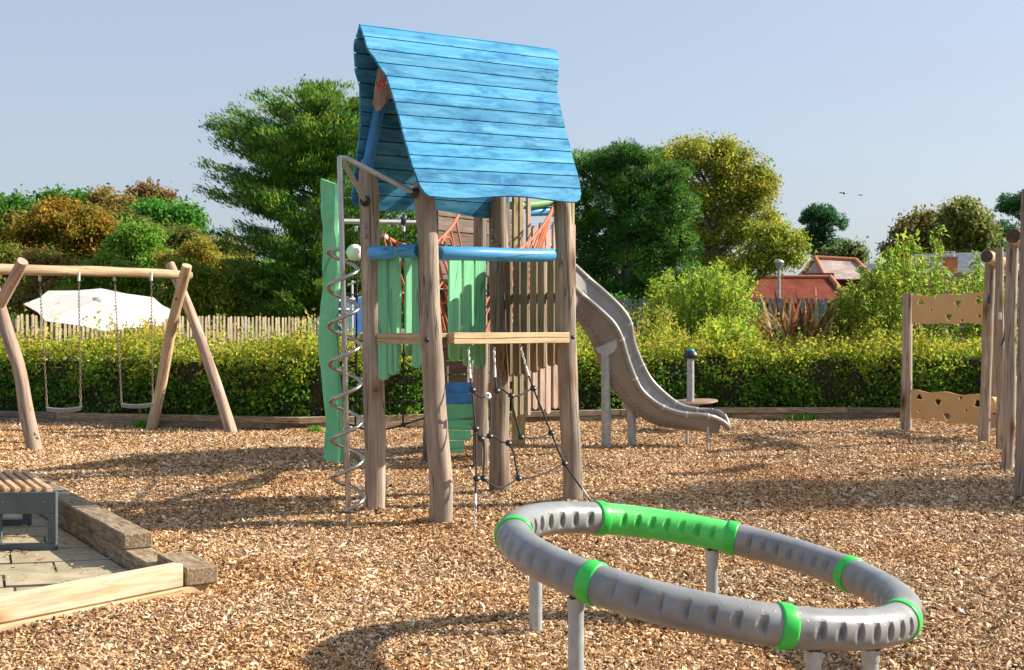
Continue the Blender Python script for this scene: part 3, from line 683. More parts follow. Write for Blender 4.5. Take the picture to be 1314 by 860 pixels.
a = at(678, 272, 15.2); b = at(716, 271, 15.55); MB().tube([a, lerp(a, b, .5), b], .056, 14).build('rail', M['blue_rail'], hut)
a = at(656, 264, 14.9); b = at(716, 258, 15.5); MB().tube([a, lerp(a, b, .5) - Z * .02, b], .05, 12).build('green_rail', M['green_log'], hut)
for i in range(14):
    z = .78 + i * .18; MB().box((Q0 + Q3) / 2 + Vector((.06, -.05, z)), ((Q3 - Q0).length - .1, .035, .165), (D, Vector((-D.y, D.x, 0)), Z), .004).build('plank', M['plank_dark'], hut)
E = (Q0 - Q1).normalized()
for i in range(9):
    a = lerp(Q1, Q0, (i + .5) / 9); b = lerp(Q2, Q3, (i + .5) / 9)
    MB().box((a + b) / 2 + Z * 2.22, (Lf - .1, .108, .04), (D, Vector((-D.y, D.x, 0)), Z)).build('deck_board', M['plank'], hut)
for i, (px0, px1, y0, y1, mt) in enumerate(((560, 622, 491, 504.5, 'blue_plain'), (560, 621, 505, 518.5, 'blue_plain'), (560, 619, 519, 539, 'green_post'), (560, 612, 539.5, 552, 'green_post'), (560, 604, 552.5, 565, 'green_post'), (560, 595, 565.5, 582, 'green_post'))):
    Y0, Y1 = 14.92 - i * .05, 14.60 - i * .05
    pts = [at(px0, y0, Y0), at(px1, y0, Y1), at(px1, y1, Y1), at(px0, y1, Y0)]; nn = Vector((.35, -.93, .1)).normalized()
    vs = [p + nn * .015 for p in pts] + [p - nn * .015 for p in pts]
    MB().add(vs, [(0, 1, 2, 3), (7, 6, 5, 4), (0, 4, 5, 1), (1, 5, 6, 2), (2, 6, 7, 3), (3, 7, 4, 0)], [[(0, 0), (.6, 0), (.6, .1), (0, .1)]] * 6).build('ramp_board', M[mt], hut)

# green painted log standing apart on the left, with a bar carrying hanging ropes
gp = gd(426, 600)
pth = smooth_path([gp - Z * .2, at(429, 540, gp.y), at(421, 430, gp.y), at(427, 350, gp.y), at(425, 290, gp.y), at(424, 229, gp.y)], 40); vs = []; uv = []
gx = Vector((.94, -.34, 0)); gy = Vector((.34, .94, 0))
for i, p in enumerate(pth):
    L = i * .09; hw = .112 + .010 * math.sin(i * .55) + .006 * math.sin(i * 1.3 + 1); hd = .055 + .006 * math.sin(i * .8); sl_ = .06 if i == 40 else 0
    for q, (x, y) in enumerate(((-hw, -hd * .5), (-hw * .75, -hd), (hw * .7, -hd), (hw, -hd * .4), (hw, hd * .5), (hw * .7, hd), (-hw * .7, hd), (-hw, hd * .5))): vs.append(p + gx * x + gy * y + Z * (-sl_ * (x / hw + 1) * .7)); uv.append((L, q * .06))
fs = [(i * 8 + k, i * 8 + (k + 1) % 8, (i + 1) * 8 + (k + 1) % 8, (i + 1) * 8 + k) for i in range(40) for k in range(8)] + [tuple(range(320, 328))]
MB().add(vs, fs, [[uv[k] for k in f] for f in fs]).build('green_pole', M['green_post'], None, gp)
o = bpy.data.objects['green_pole']; tag(o, 'tall wavy plank painted mint green beside the steel spiral pole', 'post')
hang = thing('hanging_net', 'sparse black rope net hanging from a grey bar left of the blue-roofed tower', 'rope net', (-1.6, 14.9, 0))
b0 = at(437, 284, 14.62); b1 = at(552, 286, 15.2)
MB().tube([b0, (b0 + b1) / 2, b1], .03, 10).build('bar', M['galv'], hang)
m = MB()
for px, yb in ((457, 547), (518, 545)): rope(m, [at(px, 290, 14.8), at(px + 1, 360, 14.8), at(px, 450, 14.82), at(px - 1, yb, 14.85)], .011)
for y in (379, 437, 487, 516): rope(m, [at(440, y - 3, 14.75), at(457, y, 14.8), at(488, y + 3, 14.85), at(518, y, 14.9), at(550, y - 2, 15.1)], .010)
rope(m, [at(440, 542, 14.75), at(470, 551, 14.8), at(500, 550, 14.86), at(518, 545, 14.9), at(550, 535, 15.1)], .011)
m.build('rope', M['rope_black'], hang)
for px in (457, 518):
    MB().tube([at(px, 281, 14.8), at(px, 289, 14.8)], .035, 10).build('collar', M['black_plastic'], hang)
    MB().tube([at(px, 290, 14.8), at(px, 297, 14.8)], .018, 8).build('ferrule', M['ferrule'], hang)
for px, y in ((518, 545), (518, 516), (518, 455), (457, 437), (457, 379)):
    ball(MB(), at(px, y, 14.82), .032, 8).build('connector', M['black_plastic'], hang)
ball(MB(), at(455, 324, 14.78), .10, 18).build('ball', M['white'], hang)

# red rope bridge between the two towers
br = thing('rope_bridge', 'orange red rope net bridge linking the blue-roofed tower to the plank hut', 'rope bridge', (-.3, 13.3, 0))
hl = [at(490, 300, 11.25), at(508, 311, 11.9), at(530, 316, 12.7), at(558, 312, 13.4), at(578, 293, 14.0), at(590, 273, 14.4), at(596, 262, 14.7)]
hr = [at(640, 345, 12.25), at(655, 330, 12.9), at(668, 319, 13.5), at(688, 301, 14.3), at(705, 276, 15.0), at(714, 254, 15.5)]
fl = [at(505, 425, 11.5), at(540, 434, 12.4), at(575, 440, 13.2), at(615, 430, 14.3)]
fr = [at(600, 432, 12.2), at(640, 424, 13.2), at(665, 405, 14.2), at(690, 380, 15.2)]
m = MB(); rope(m, hl, .019, 8); rope(m, hr, .017, 8); rope(m, fl, .017, 8); rope(m, fr, .017, 8)
def samp(pts, n): return smooth_path(pts, n)
for hs, fs_, nn_, slant in ((hl, fl, 12, 3), (hr, fr, 12, -3)):
    A, B = samp(hs, nn_), samp(fs_, nn_)
    for i in range(nn_ + 1):
        j = i + slant
        if 0 <= j <= nn_: rope(m, [A[i], lerp(A[i], B[j], .5), B[j]], .011, 6, 4)
    for q in (.5,):
        rope(m, [lerp(A[i], B[i], q + .05 * (-1) ** i) for i in range(nn_ + 1)], .010, 6)
rope(m, [at(566, 313, 13.5), at(571, 305, 13.6), at(577, 306, 13.7), at(581, 317, 13.8), at(588, 340, 13.9)], .012)
for p, q in (((561, 335), (590, 432)), ((561, 368), (584, 442)), ((561, 398), (577, 442)), ((568, 330), (606, 430)), ((577, 334), (612, 420))):
    a, b = at(*p, 13.4), at(*q, 13.55); rope(m, [a, (a + b) / 2 - Vector((.01, 0, .02)), b], .012, 6, 4)
rope(m, [at(562, 394, 13.42), at(580, 382, 13.45), at(606, 362, 13.5)], .011)
m.build('rope', M['rope_red'], br)
MB().tube([at(487, 299, 11.2), at(495, 305, 11.45)], .028, 8).build('ferrule', M['ferrule'], br)
for i in range(8):
    t = (i + .5) / 8; a = samp(fl, 8)[i]; b = samp(fr, 8)[i]
    MB().tube([a - Z * .01, (a + b) / 2 - Z * .03, b - Z * .01], .045, 10).build('tread', M['plank_dark'], br)

# ------------------------------------------------------------------ tube slide
sl = thing('slide', 'long taupe plastic trough slide curving down to the right of the blue-roofed tower', 'slide', (1.9, 17.2, 0))
ST = [((700, 312), (700, 338), (700, 362)), ((733, 338), (733, 366), (731, 391)), ((756, 359), (748, 380), (745, 413)), ((778.5, 378.5), (770, 399), (757, 432)), ((797.7, 397.7), (787, 416), (767, 457)), ((808, 415), (797, 435), (775, 479)), ((811.6, 436), (803.5, 457), (785, 497)), ((818.6, 457), (810.5, 477), (797, 510)),
      ((832.5, 485), (821, 499), (811, 523)), ((850, 504), (836, 514), (827, 536)), ((871, 520), (855, 525.5), (846, 546)), ((892, 526), (878, 532), (872, 550.5)), ((908, 527.5), (900, 533.5), (895, 553)), ((919, 529), (915, 536), (911, 555)), ((928, 533), (926, 541), (922, 556))]
nC = 84
YN = [16.4, 16.7] + [16.95] * 11 + [17.0, 17.1]; YF = [y + .54 for y in YN[:13]] + [17.42, 17.30]
FR_ = smooth_path([at(q[0][0], q[0][1], yf) for q, yf in zip(ST, YF)], nC - 1); NR_ = smooth_path([at(q[1][0], q[1][1], yn) for q, yn in zip(ST, YN)], nC - 1)
BR_ = smooth_path([at(q[2][0], q[2][1], (yn + yf) / 2) for q, yn, yf in zip(ST, YN, YF)], nC - 1)
def strip(depth, push):
    vs = []; fs = []; w = 17
    for i in range(nC):
        N_, F_, mid = NR_[i], FR_[i], (NR_[i] + FR_[i]) / 2; dn = (BR_[i] - mid)
        for k in range(w):
            q = -1 + 2 * k / (w - 1); vs.append(lerp(N_, F_, (q + 1) / 2) + (N_ - F_) * (-.5 * push * math.copysign(abs(q) ** 2, q)) + dn * (depth * (1 - abs(q) ** 3.4)))
    for i in range(nC - 1):
        for k in range(w - 1): fs.append((i * w + k, i * w + k + 1, (i + 1) * w + k + 1, (i + 1) * w + k))
    return vs, fs, w
vs, fs, w_ = strip(.80, -.04); MB().add(vs, fs, None, True).build('bed', M['slide_in'], sl)
sv, fs, w_ = strip(1.0, .05); MB().add(sv, fs + [tuple((nC - 1) * w_ + k for k in range(w_))], None, True).build('shell', M['slide'], sl)
rims = [NR_, FR_]
for rm in rims: MB().tube(rm, .042, 12).build('rim', M['slide'], sl)
MB().tube(smooth_path([NR_[-1], at(932.5, 547, 17.13), at(934, 549, 17.2), at(932.5, 542, 17.28), FR_[-1]], 20), .046, 12).build('rim', M['slide'], sl)
MB().tube(smooth_path([NR_[0], (NR_[0] + FR_[0]) / 2, FR_[0]], 4), .03, 8).build('rim', M['slide'], sl)
def tang(i): return (NR_[min(i + 1, nC - 1)] - NR_[max(i - 1, 0)]).normalized()
for i in (12, 31, 38, 50, 58, 66, 72):
    T = tang(i); up = ((NR_[i] - BR_[i])).normalized(); c = lerp(lerp(NR_[i], FR_[i], .34), BR_[i], .10); s_ = .062; tip = c + up * .10 + (FR_[i] - NR_[i]).normalized() * .05
    b_ = [c - T * s_ - up * .05, c + T * s_ - up * .05, c + T * s_ * .7 + up * .03, c - T * s_ * .7 + up * .03]
    m = MB(); m.add(b_ + [tip], [(0, 1, 4), (1, 2, 4), (2, 3, 4), (3, 0, 4), (3, 2, 1, 0)]); m.build('joint_clip', M['ferrule_grey'], sl)
for i in (11, 30, 44, 58, 66, 74):
    for k in (0, 1):
        T = tang(i); MB().tube([rims[k][i] - T * .014, rims[k][i] + T * .014], .0455, 12).build('joint_band', M['ferrule_grey'], sl)
m = MB()
for i in range(10, 66, 2):
    for k in (2, 4):
        p = sv[i * w_ + k]; nr = (sv[i * w_ + k + 1] - sv[i * w_ + k]).cross(sv[(i + 1) * w_ + k] - p).normalized(); nr = -nr if nr.y > 0 else nr
        m.lathe(p, [(.011, -.004), (.009, .003), (.001, .004)], 6, nr)
m.build('bolt_hole', M['bolt'], sl)['kind'] = 'stuff'
for px, yt, yb, Yd, r in ((778, 452, 574, 17.02, .064), (811, 524, 569, 17.25, .060)):
    b = at(px, yb, Yd); b.z = 0; t = at(px - 1, yt, Yd)
    MB().tube([b - Z * .2, (b + t) / 2, t], r, 16).build('leg', M['galv'], sl)
    m = MB(); d = Vector((.80, .1, .59)) ; w = .16; pts = []
    for k in range(9):
        a = math.pi + math.pi * k / 8; pts.append((w * math.cos(a), w * 1.0 * math.sin(a)))
    exx = Vector((.9, .05, .42)).normalized(); eyy = Vector((-.42, 0, .9)).normalized()
    m.prism(pts, t + Z * .12 + Vector((0, -.08, 0)), exx, eyy, Vector((0, 1, 0)), .11); m.build('bracket', M['galv'], sl)
for px, yt, yb, Yd in ((908, 541, 573, 17.05), (881.5, 548, 566, 17.7)):
    b = at(px, yb, Yd); b.z = 0; t = at(px, yt, Yd); MB().tube([b - Z * .15, (b + t) / 2, t], .022, 10).build('leg', M['galv'], sl)

# spinner behind the slide's foot
sd = at(886, 516, 19.6); spn = thing('spinner', 'grey post with a black cap rising from a brown spinning disc near the hedge', 'playground spinner', (sd.x, sd.y, 0))
MB().tube([Vector((sd.x, sd.y, .30)), Vector((sd.x, sd.y, .9)), at(886, 458, 19.6)], .058, 14).build('pole', M['galv'], spn)
c = at(886, 459, 19.6); MB().lathe(c, [(.06, -.02), (.12, .0), (.13, .03), (.10, .08), (.07, .11)], 16).build('cap', M['black_plastic'], spn)
MB().lathe(c + Z * .105, [(.07, 0), (.05, .035), (.002, .04)], 14).build('cap_top', M['teal'], spn)
MB().lathe(sd - Z * .02, [(.02, 0), (.40, .0), (.44, .015), (.43, .032), (.02, .036)], 28, Vector((-.06, -.03, 1)).normalized()).build('disc', M['disc'], spn)
for dx in (-.14, .06): MB().tube([Vector((sd.x + dx, sd.y, -.1)), Vector((sd.x + dx, sd.y, .25)), Vector((sd.x + dx, sd.y, .47))], .03, 8).build('leg', M['galv'], spn)

M['chain'] = plain('dull_chain_steel', (.22, .17, .14), .5, .6)
M['seat'] = plain('grey_rubber_seat', (.13, .13, .135), .5)
# ------------------------------------------------------------------ tilted spinning ring in front
RC = Vector((.985, 6.3, .425)); TX, TY, RR_, RT = R(9.6), R(2.2), .99, .092
ex = Vector((math.cos(TX), 0, -math.sin(TX))); ey0 = Vector((0, math.cos(TY), math.sin(TY))); ez = ex.cross(ey0).normalized(); ey = ez.cross(ex)
ring = thing('spinning_ring', 'tilted grey plastic ring with bright green joints and one lime segment, on steel legs', 'playground ring', (RC.x, RC.y, 0))
def rp(a, r=RR_, z=0): return RC + (ex * math.cos(a) + ey * math.sin(a)) * r + ez * z
def ppx(p): return 657 + p.x / p.y * FOC, HOR + (EYE - p.z) / p.y * FOC
def ang(px, py):                       # angle on the ring whose image is nearest to a photo pixel
    return min((i * math.pi / 360 for i in range(720)), key=lambda a: (ppx(rp(a))[0] - px) ** 2 + (ppx(rp(a))[1] - py) ** 2)
bands = sorted(ang(*p) for p in ((663, 687), (762, 747), (1006, 792), (1148, 788), (1092, 738), (938, 692), (768, 670)))
green_mid = ang(855, 680)
for i, a0 in enumerate(bands):
    a1 = bands[(i + 1) % len(bands)]
    if a1 < a0: a1 += 2 * math.pi
    span = a1 - a0; na = max(60, int(span * 150)); nb_ = 48; nn_ = 7
    m0 = a0 + .075; m1 = a1 - .075; vs = []; fl_ = set()
    for k in range(na + 1):
        a = lerp(a0, a1, k / na); q = (a - m0) / (m1 - m0) * nn_; fq = q - math.floor(q) if 0 <= q < nn_ else 0
        for j in range(nb_):
            b = 2 * math.pi * j / nb_; r = RT
            for cen, dirn in ((math.pi * .04, 1), (math.pi * .96, -1)):
                db = (b - cen + math.pi) % (2 * math.pi) - math.pi
                if 0 <= q < nn_ and abs(db) < .55:
                    f = (fq - .28) / .44 if dirn > 0 else (.72 - fq) / .44
                    if 0 <= f <= 1:
                        wdt = .55 * (.18 + .82 * math.sin(math.pi * min(1, f * .55 + .12)))
                        if abs(db) < wdt: r -= .027 * min(1, (1 - abs(db) / wdt) * 1.6) * (f ** .9); fl_.add(k * nb_ + j)
            vs.append(rp(a, RR_ + r * math.cos(b), r * math.sin(b)))
    fs = [(k * nb_ + j, k * nb_ + (j + 1) % nb_, (k + 1) * nb_ + (j + 1) % nb_, (k + 1) * nb_ + j) for k in range(na) for j in range(nb_)]
    am = (a0 + a1) / 2; lime = abs(((am - green_mid + math.pi) % (2 * math.pi)) - math.pi) < .22
    mb_ = MB().add(vs, fs, None, True); mb_.sm = [not any(q in fl_ for q in f) for f in fs]
    sg = mb_.build('tube_segment', M['ring_lime' if lime else 'ring_grey'], ring)
    if lime: sg['label'] = 'lime green tube segment'
    hw = .034; pr = [(-hw, RT - .004), (-hw, RT + .006), (-hw * .7, RT + .009), (hw * .7, RT + .009), (hw, RT + .006), (hw, RT - .004)]
    vs = []; w = len(pr)
    for da, r in pr:
        for j in range(nb_): b = 2 * math.pi * j / nb_; vs.append(rp(a0 + da, RR_ + r * math.cos(b), r * math.sin(b)))
    fs = [(k * nb_ + j, k * nb_ + (j + 1) % nb_, (k + 1) * nb_ + (j + 1) % nb_, (k + 1) * nb_ + j) for k in range(w - 1) for j in range(nb_)]
    MB().add(vs, fs, None, True).build('joint_band', M['ring_green'], ring)
for px, py, byy in ((694, 690, 822), (739, 750, None), (915, 690, None), (1047, 800, None), (1119, 790, 845)):
    a = ang(px, py); top = rp(a, RR_, -RT + .02); b = Vector((top.x, top.y, -.15))
    lg = MB().tube([b, lerp(b, top, .5), top - Z * .05], .036, 18).build('leg', M['galv'], ring)
    MB().tube([top - Z * .075, top - Z * .02], .041, 16).build('bracket', M['galv'], lg)
    for s_ in (-1, 1): MB().lathe(top + Vector((s_ * .02, -.036, -.012)), [(.012, 0), (.010, .008), (.001, .010)], 8, Vector((0, -1, 0))).build('bolt', M['bolt'], lg)

# ------------------------------------------------------------------ swing
sw = thing('swing_set', 'wooden swing frame of crooked logs with a long crossbeam in front of the hedge', 'swing frame', (-6.2, 18.4, 0))
wm = M['swing_leg']
def wl(pts, r0, r1, seed, mt=wm, nm='leg'): return log(nm, pts, r0 * .93, r1 * .93, mt, sw, seed=seed, bumpy=.03)
B0, B1 = at(-24, 345, 16.95), at(244, 354, 20.0)
wl([B0, at(60, 347, 17.65), at(140, 348.5, 18.6), at(200, 351, 19.4), B1], .082, .078, 201, M['swing_wood'], 'beam')
l1 = gd(48, 579); wl([l1 - Z * .15, at(35, 535, 16.7), at(25, 475, 16.85), at(7, 420, 17.0), at(-8, 370, 17.2), at(-20, 335, 17.3)], .105, .09, 202)
l2 = Vector((-8.25, 17.7, 0)); wl([l2 - Z * .15, at(-44, 470, 17.4), at(2, 388, 17.05), at(29, 335, 16.7)], .10, .082, 203)
r1 = gd(192, 549); wl([r1 - Z * .15, at(207, 495, 20.15), at(220, 420, 19.9), at(240, 341, 19.45)], .098, .088, 204, M['swing_wood'])
r2 = gd(301, 556); wl([r2 - Z * .15, at(283, 510, 19.5), at(262, 450, 19.75), at(240, 390, 20.0), at(218, 339, 20.25)], .098, .085, 205)
for p in ((43, 565), (46, 570)): bolt(sw, at(p[0] + 2, p[1] - 8, l1.y - .09), (.3, -1, 0), .022, 'bolt_steel')
bolt(sw, at(226, 384, 19.6), (0, -1, 0), .02)
for cx, (xa, xb), ys, Y, lab in ((82, (51, 101), 524, 17.9, 'black swing seat on chains nearer the left legs of the frame'), (176, (147, 194), 519, 18.95, 'black swing seat on chains next to the right legs of the frame')):
    s0 = at(cx, ys, Y); swi = thing('swing', lab, 'swing', tuple(s0), 'swings hanging from the log frame')
    bd = (B1 - B0).normalized(); bx = Vector((bd.x, bd.y, 0)).normalized(); bx = (bx + Vector((.9, -.3, 0))).normalized(); by = Vector((-bx.y, bx.x, 0)); w = .23
    for s_, px in ((-1, xa), (1, xb)):
        t = at(px, 352, Y + s_ * .13); e = s0 + bx * (s_ * w) + Z * .02
        MB().tube([t + Z * .03, t - Z * .10], .022, 8).build('hanger', M['ferrule'], swi)
        fk = lerp(t, e, .88); chain(MB(), t - Z * .08, fk, .05, .0085).build('chain', M['chain'], swi)
        for q in (-1, 1): chain(MB(), fk, e + by * (q * .06), .05, .0085).build('chain', M['chain'], swi)
    m = MB(); n_ = 8; vs = []
    for i in range(n_ + 1):
        q = -1 + 2 * i / n_; zz = -.025 * (1 - q * q)
        for yy, dz in ((-.10, .022), (.10, .022), (.10, -.032), (-.10, -.032)): vs.append(s0 + bx * (q * w * 1.03) + by * yy + Z * (zz + dz))
    fs = [(i * 4 + k, i * 4 + (k + 1) % 4, (i + 1) * 4 + (k + 1) % 4, (i + 1) * 4 + k) for i in range(n_) for k in range(4)] + [(0, 3, 2, 1), (n_ * 4, n_ * 4 + 1, n_ * 4 + 2, n_ * 4 + 3)]
    m.add(vs, fs); m.build('seat', M['seat'], swi)

# ------------------------------------------------------------------ log climbing course on the right
cc = thing('climbing_course', 'row of weathered climbing logs on the right with tan holed panels', 'climbing frame', (6.5, 16.0, 0))
for i, (bx, by_, tx, ty, r0, r1, mt) in enumerate(((1161.5, 554, 1165, 377, .088, .082, 'post'), (1261, 568, 1271, 332, .078, .070, 'post'), (1274, 553, 1276, 350, .07, .06, 'post'), (1283.5, 576, 1282.5, 318, .056, .054, 'post'), (1292, 602, 1299, 312, .068, .066, 'post'), (1308.5, 642, 1319, 243, .064, .058, 'post_grey'))):
    b = gd(bx, by_); t = at(tx, ty, b.y + .02); log('post', [b - Z * .2, lerp(b, t, .33) + Vector((.012, 0, 0)), lerp(b, t, .66), t], r0, r1, M[mt], cc, seed=300 + i, bumpy=.03)
for a, b, r in ((at(1266, 329, 17.25), at(1308, 347, 18.6), .090), (at(1300, 303, 14.15), at(1350, 329, 15.7), .088)):
    bm_ = log('beam', [a, lerp(a, b, .5), b], r, r * .95, M['swing_wood'], cc, seed=int(a.x * 10))
    d = (a - b).normalized(); MB().lathe(a + d * .001, [(r * .95, 0), (r * .93, .006), (r * .5, .008), (.001, .006)], 16, d, False).build('end_grain', M['end_shaded'], bm_)  # dark cap colour holds the shade on the beam end
for px, py, Yd in ((1271, 515, 18.6), (1276, 524, 18.2), (1296, 490, 14.6), (1293, 545, 14.6)):
    a = at(px, py, Yd); log('rung', [a, a + Vector((.35, .25, -.02)), a + Vector((.8, .5, -.03))], .07, .06, M['swing_wood'], cc, seed=int(px), rings=6)
m = MB(); rope(m, [at(1283, 448, 16.7), at(1289, 430, 16.5), at(1292, 380, 15.5), at(1296, 350, 14.6)], .012); rope(m, [at(1268, 521, 18.4), at(1276, 531, 18.2), at(1285, 530, 17)], .014)
rope(m, [at(1283, 448, 16.7), at(1284, 500, 16.7), at(1282, 540, 16.8)], .012); m.build('rope', M['rope_black'], cc)
m = MB(); rope(m, [at(1271, 352, 17.6), at(1270, 372, 17.58), at(1269, 388, 17.56), at(1274, 389, 17.6)], .018); m.build('handle', M['black_plastic'], cc)
for px, py, Yd in ((1271, 352, 17.6), (1283, 405, 16.65), (1296, 378, 14.35)): MB().tube([at(px, py - 4, Yd), at(px, py + 5, Yd)], .022, 8).build('ferrule', M['ferrule'], cc)
def panel(px0, px1, pt, pb, Y0, Y1, holes):
    """tan sheet with wavy edges and real holes"""
    nx, nz = 86, 40; A = at(px0, (pt + pb) / 2, Y0); B = at(px1, (pt + pb) / 2, Y1); dx = (B - A); dx.z = 0; Lh = dx.length; dx.normalize()
    zt = at(px0, pt, Y0).z; zb = at(px0, pb, Y0).z; nrm = Vector((dx.y, -dx.x, 0)); sc = (px1 - px0)
    bm = bmesh.new(); grid = {}
    def inhole(u, v):
        for hx, hy, hr, rot in holes:
            x, y = (u - (hx - px0) / sc) * sc, (v - (pb - hy) / (pb - pt)) * (pb - pt); r = hr * .80
            a = math.atan2(y, x) + rot; rad = r * (1 + .14 * math.cos(3 * a))
            if x * x + y * y < rad * rad: return True
        return False
    def P(i, k, f):
        key = (i, k, f)
        if key not in grid:
            u, v = i / nx, k / nz; top = zt + .016 * math.sin(u * 15 + 1) - .008; bot = zb + .010 * math.sin(u * 19)
            grid[key] = bm.verts.new(A + dx * (u * Lh) + Vector((0, 0, lerp(bot, top, v) - A.z)) + nrm * (0 if f else -.02))
        return grid[key]
    solid = [[not inhole((i + .5) / nx, (k + .5) / nz) for k in range(nz)] for i in range(nx)]
    ok = lambda i, k: 0 <= i < nx and 0 <= k < nz and solid[i][k]
    for i in range(nx):
        for k in range(nz):
            if not solid[i][k]: continue
            c = [(i, k), (i + 1, k), (i + 1, k + 1), (i, k + 1)]
            bm.faces.new([P(*q, 1) for q in c]); bm.faces.new([P(*q, 0) for q in reversed(c)])
            for (di, dk), e in (((0, -1), (0, 1)), ((1, 0), (1, 2)), ((0, 1), (2, 3)), ((-1, 0), (3, 0))):
                if not ok(i + di, k + dk):
                    p, q = c[e[0]], c[e[1]]; bm.faces.new([P(*p, 1), P(*p, 0), P(*q, 0), P(*q, 1)])
    me = bpy.data.meshes.new('panel'); og = ORIG[cc.name]
    for v in bm.verts: v.co -= og
    bmesh.ops.recalc_face_normals(bm, faces=bm.faces); bm.to_mesh(me); bm.free(); me.materials.append(M['panel'])
    o = link('panel', me, cc)
    for hx, hy in ((px0 + 3, pt + 4), (px0 + 3, pb - 4)): bolt(cc, at(hx, hy, Y0 - .01), (dx.y, -dx.x, 0), .022)
    return o
panel(1170, 1266, 379, 415.5, 19.35, 17.75, [(1182, 388, 5, .5), (1203, 381, 3, 2), (1196, 397, 2.6, .3), (1231, 390, 5.5, 1.6), (1219, 407, 5.3, 1.6), (1236, 412, 2.7, 2), (1257, 388, 6, .3), (1257, 406, 3, .2)])
panel(1169, 1266, 500, 537, 19.35, 17.75, [(1180, 509, 5, .5), (1205, 513, 5, 1.6), (1234, 504, 2.7, 2), (1180, 527, 2.4, .3), (1217, 530, 5.5, 1.6), (1200, 534, 2.7, 2), (1241, 520, 2.7, .2), (1255, 511, 5.5, .3)])

# ------------------------------------------------------------------ sleeper edging and hedge
EDGE = [Vector(p) for p in ((-15, 22.9, 0), (-8.8, 21.2, 0), (-5.33, 20.25, 0), (-3.44, 19.75, 0), (-2.37, 20.05, 0), (.58, 21.35, 0), (3.84, 22.2, 0), (6.97, 22.15, 0), (13.5, 21.6, 0))]
def along(poly, d):
    for a, b in zip(poly, poly[1:]):
        L = (b - a).length
        if d <= L: return a + (b - a) * (d / L), (b - a).normalized()
        d -= L
    return poly[-1], (poly[-1] - poly[-2]).normalized()
edging = thing('sleeper_edging', 'low two-course edging of grey timber sleepers along the foot of the hedge', 'timber edging', (0, 21, 0))
tot = sum((b - a).length for a, b in zip(EDGE, EDGE[1:]))
for course, z, off in ((0, .045, 0), (1, .148, .9)):
    d = -off
    while d < tot:
        L = random.choice((2.4, 1.8, 2.1, 1.2)); a, _ = along(EDGE, max(d, 0)); b, _ = along(EDGE, min(d + L, tot)); t = (b - a).normalized()
        if (b - a).length > .3:
            n = Vector((-t.y, t.x, 0)); mt = 'sleeper_grey' if random.random() < .75 else 'sleeper'
            MB().box((a + b) / 2 + n * (.1 + random.uniform(-.008, .008)) + Z * (z + random.uniform(-.004, .004)), ((b - a).length - .010, .2, .100), (t, n, Z), .008).build('sleeper', M[mt], edging)
        d += L
hedge = thing('hedge', 'long dense clipped hedge with dark green sides and yellow-green new growth on top', 'hedge', (0, 22, 0))
def hedge_pts(n, side):
    d = rng.uniform(0, tot, n); C = np.empty((n, 3)); Nn = np.empty((n, 3)); u = rng.random(n)
    for i in range(n):
        a, t = along(EDGE, d[i]); nr = Vector((-t.y, t.x, 0))
        if side == 0: off = .30 + .10 * math.sin(d[i] * 2.1) + .06 * math.sin(d[i] * 5.3); z = .10 + 1.08 * u[i]; p = a + nr * (off + .10 * max(0, z - .9)); o = -nr + Z * .2
        else: p = a + nr * (.36 + 1.5 * u[i] ** 1.1); z = 1.16 + .16 * u[i] + .05 * math.sin(d[i] * 1.7) ; o = Z
        C[i] = (p.x, p.y, z); Nn[i] = tuple(o)
    keep = rng.random(n) < .60 + .28 * np.sin(C[:, 0] * 2.3 + C[:, 2] * 4) + .22 * np.sin(C[:, 0] * 5.1 - C[:, 2] * 7 + 1) + (.4 if side else 0)
    return C[keep], Nn[keep]
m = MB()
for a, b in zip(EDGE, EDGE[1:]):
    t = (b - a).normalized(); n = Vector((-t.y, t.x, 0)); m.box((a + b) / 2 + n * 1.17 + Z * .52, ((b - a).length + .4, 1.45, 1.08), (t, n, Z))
m.build('dark_core', M['core_dark'], hedge)  # solid dark core added inside to block the view through the leaves
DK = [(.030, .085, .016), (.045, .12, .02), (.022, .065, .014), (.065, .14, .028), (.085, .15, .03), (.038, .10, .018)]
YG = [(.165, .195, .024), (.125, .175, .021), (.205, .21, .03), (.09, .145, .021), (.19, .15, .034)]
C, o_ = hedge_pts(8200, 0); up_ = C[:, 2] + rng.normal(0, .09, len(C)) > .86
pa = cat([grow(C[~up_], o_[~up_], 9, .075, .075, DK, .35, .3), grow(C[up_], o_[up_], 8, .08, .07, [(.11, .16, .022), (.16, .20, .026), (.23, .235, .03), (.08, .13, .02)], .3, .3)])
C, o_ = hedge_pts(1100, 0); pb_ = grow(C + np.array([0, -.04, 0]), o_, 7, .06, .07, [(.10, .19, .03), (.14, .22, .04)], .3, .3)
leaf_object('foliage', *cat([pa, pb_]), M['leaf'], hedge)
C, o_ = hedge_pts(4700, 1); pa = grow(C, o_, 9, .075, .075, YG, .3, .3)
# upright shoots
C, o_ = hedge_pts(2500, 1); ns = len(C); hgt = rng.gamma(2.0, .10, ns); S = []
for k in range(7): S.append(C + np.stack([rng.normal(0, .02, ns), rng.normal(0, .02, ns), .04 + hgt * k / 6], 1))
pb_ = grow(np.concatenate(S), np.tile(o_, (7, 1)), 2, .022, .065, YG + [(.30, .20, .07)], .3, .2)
leaf_object('new_growth', *cat([pa, pb_]), M['leaf'], hedge)

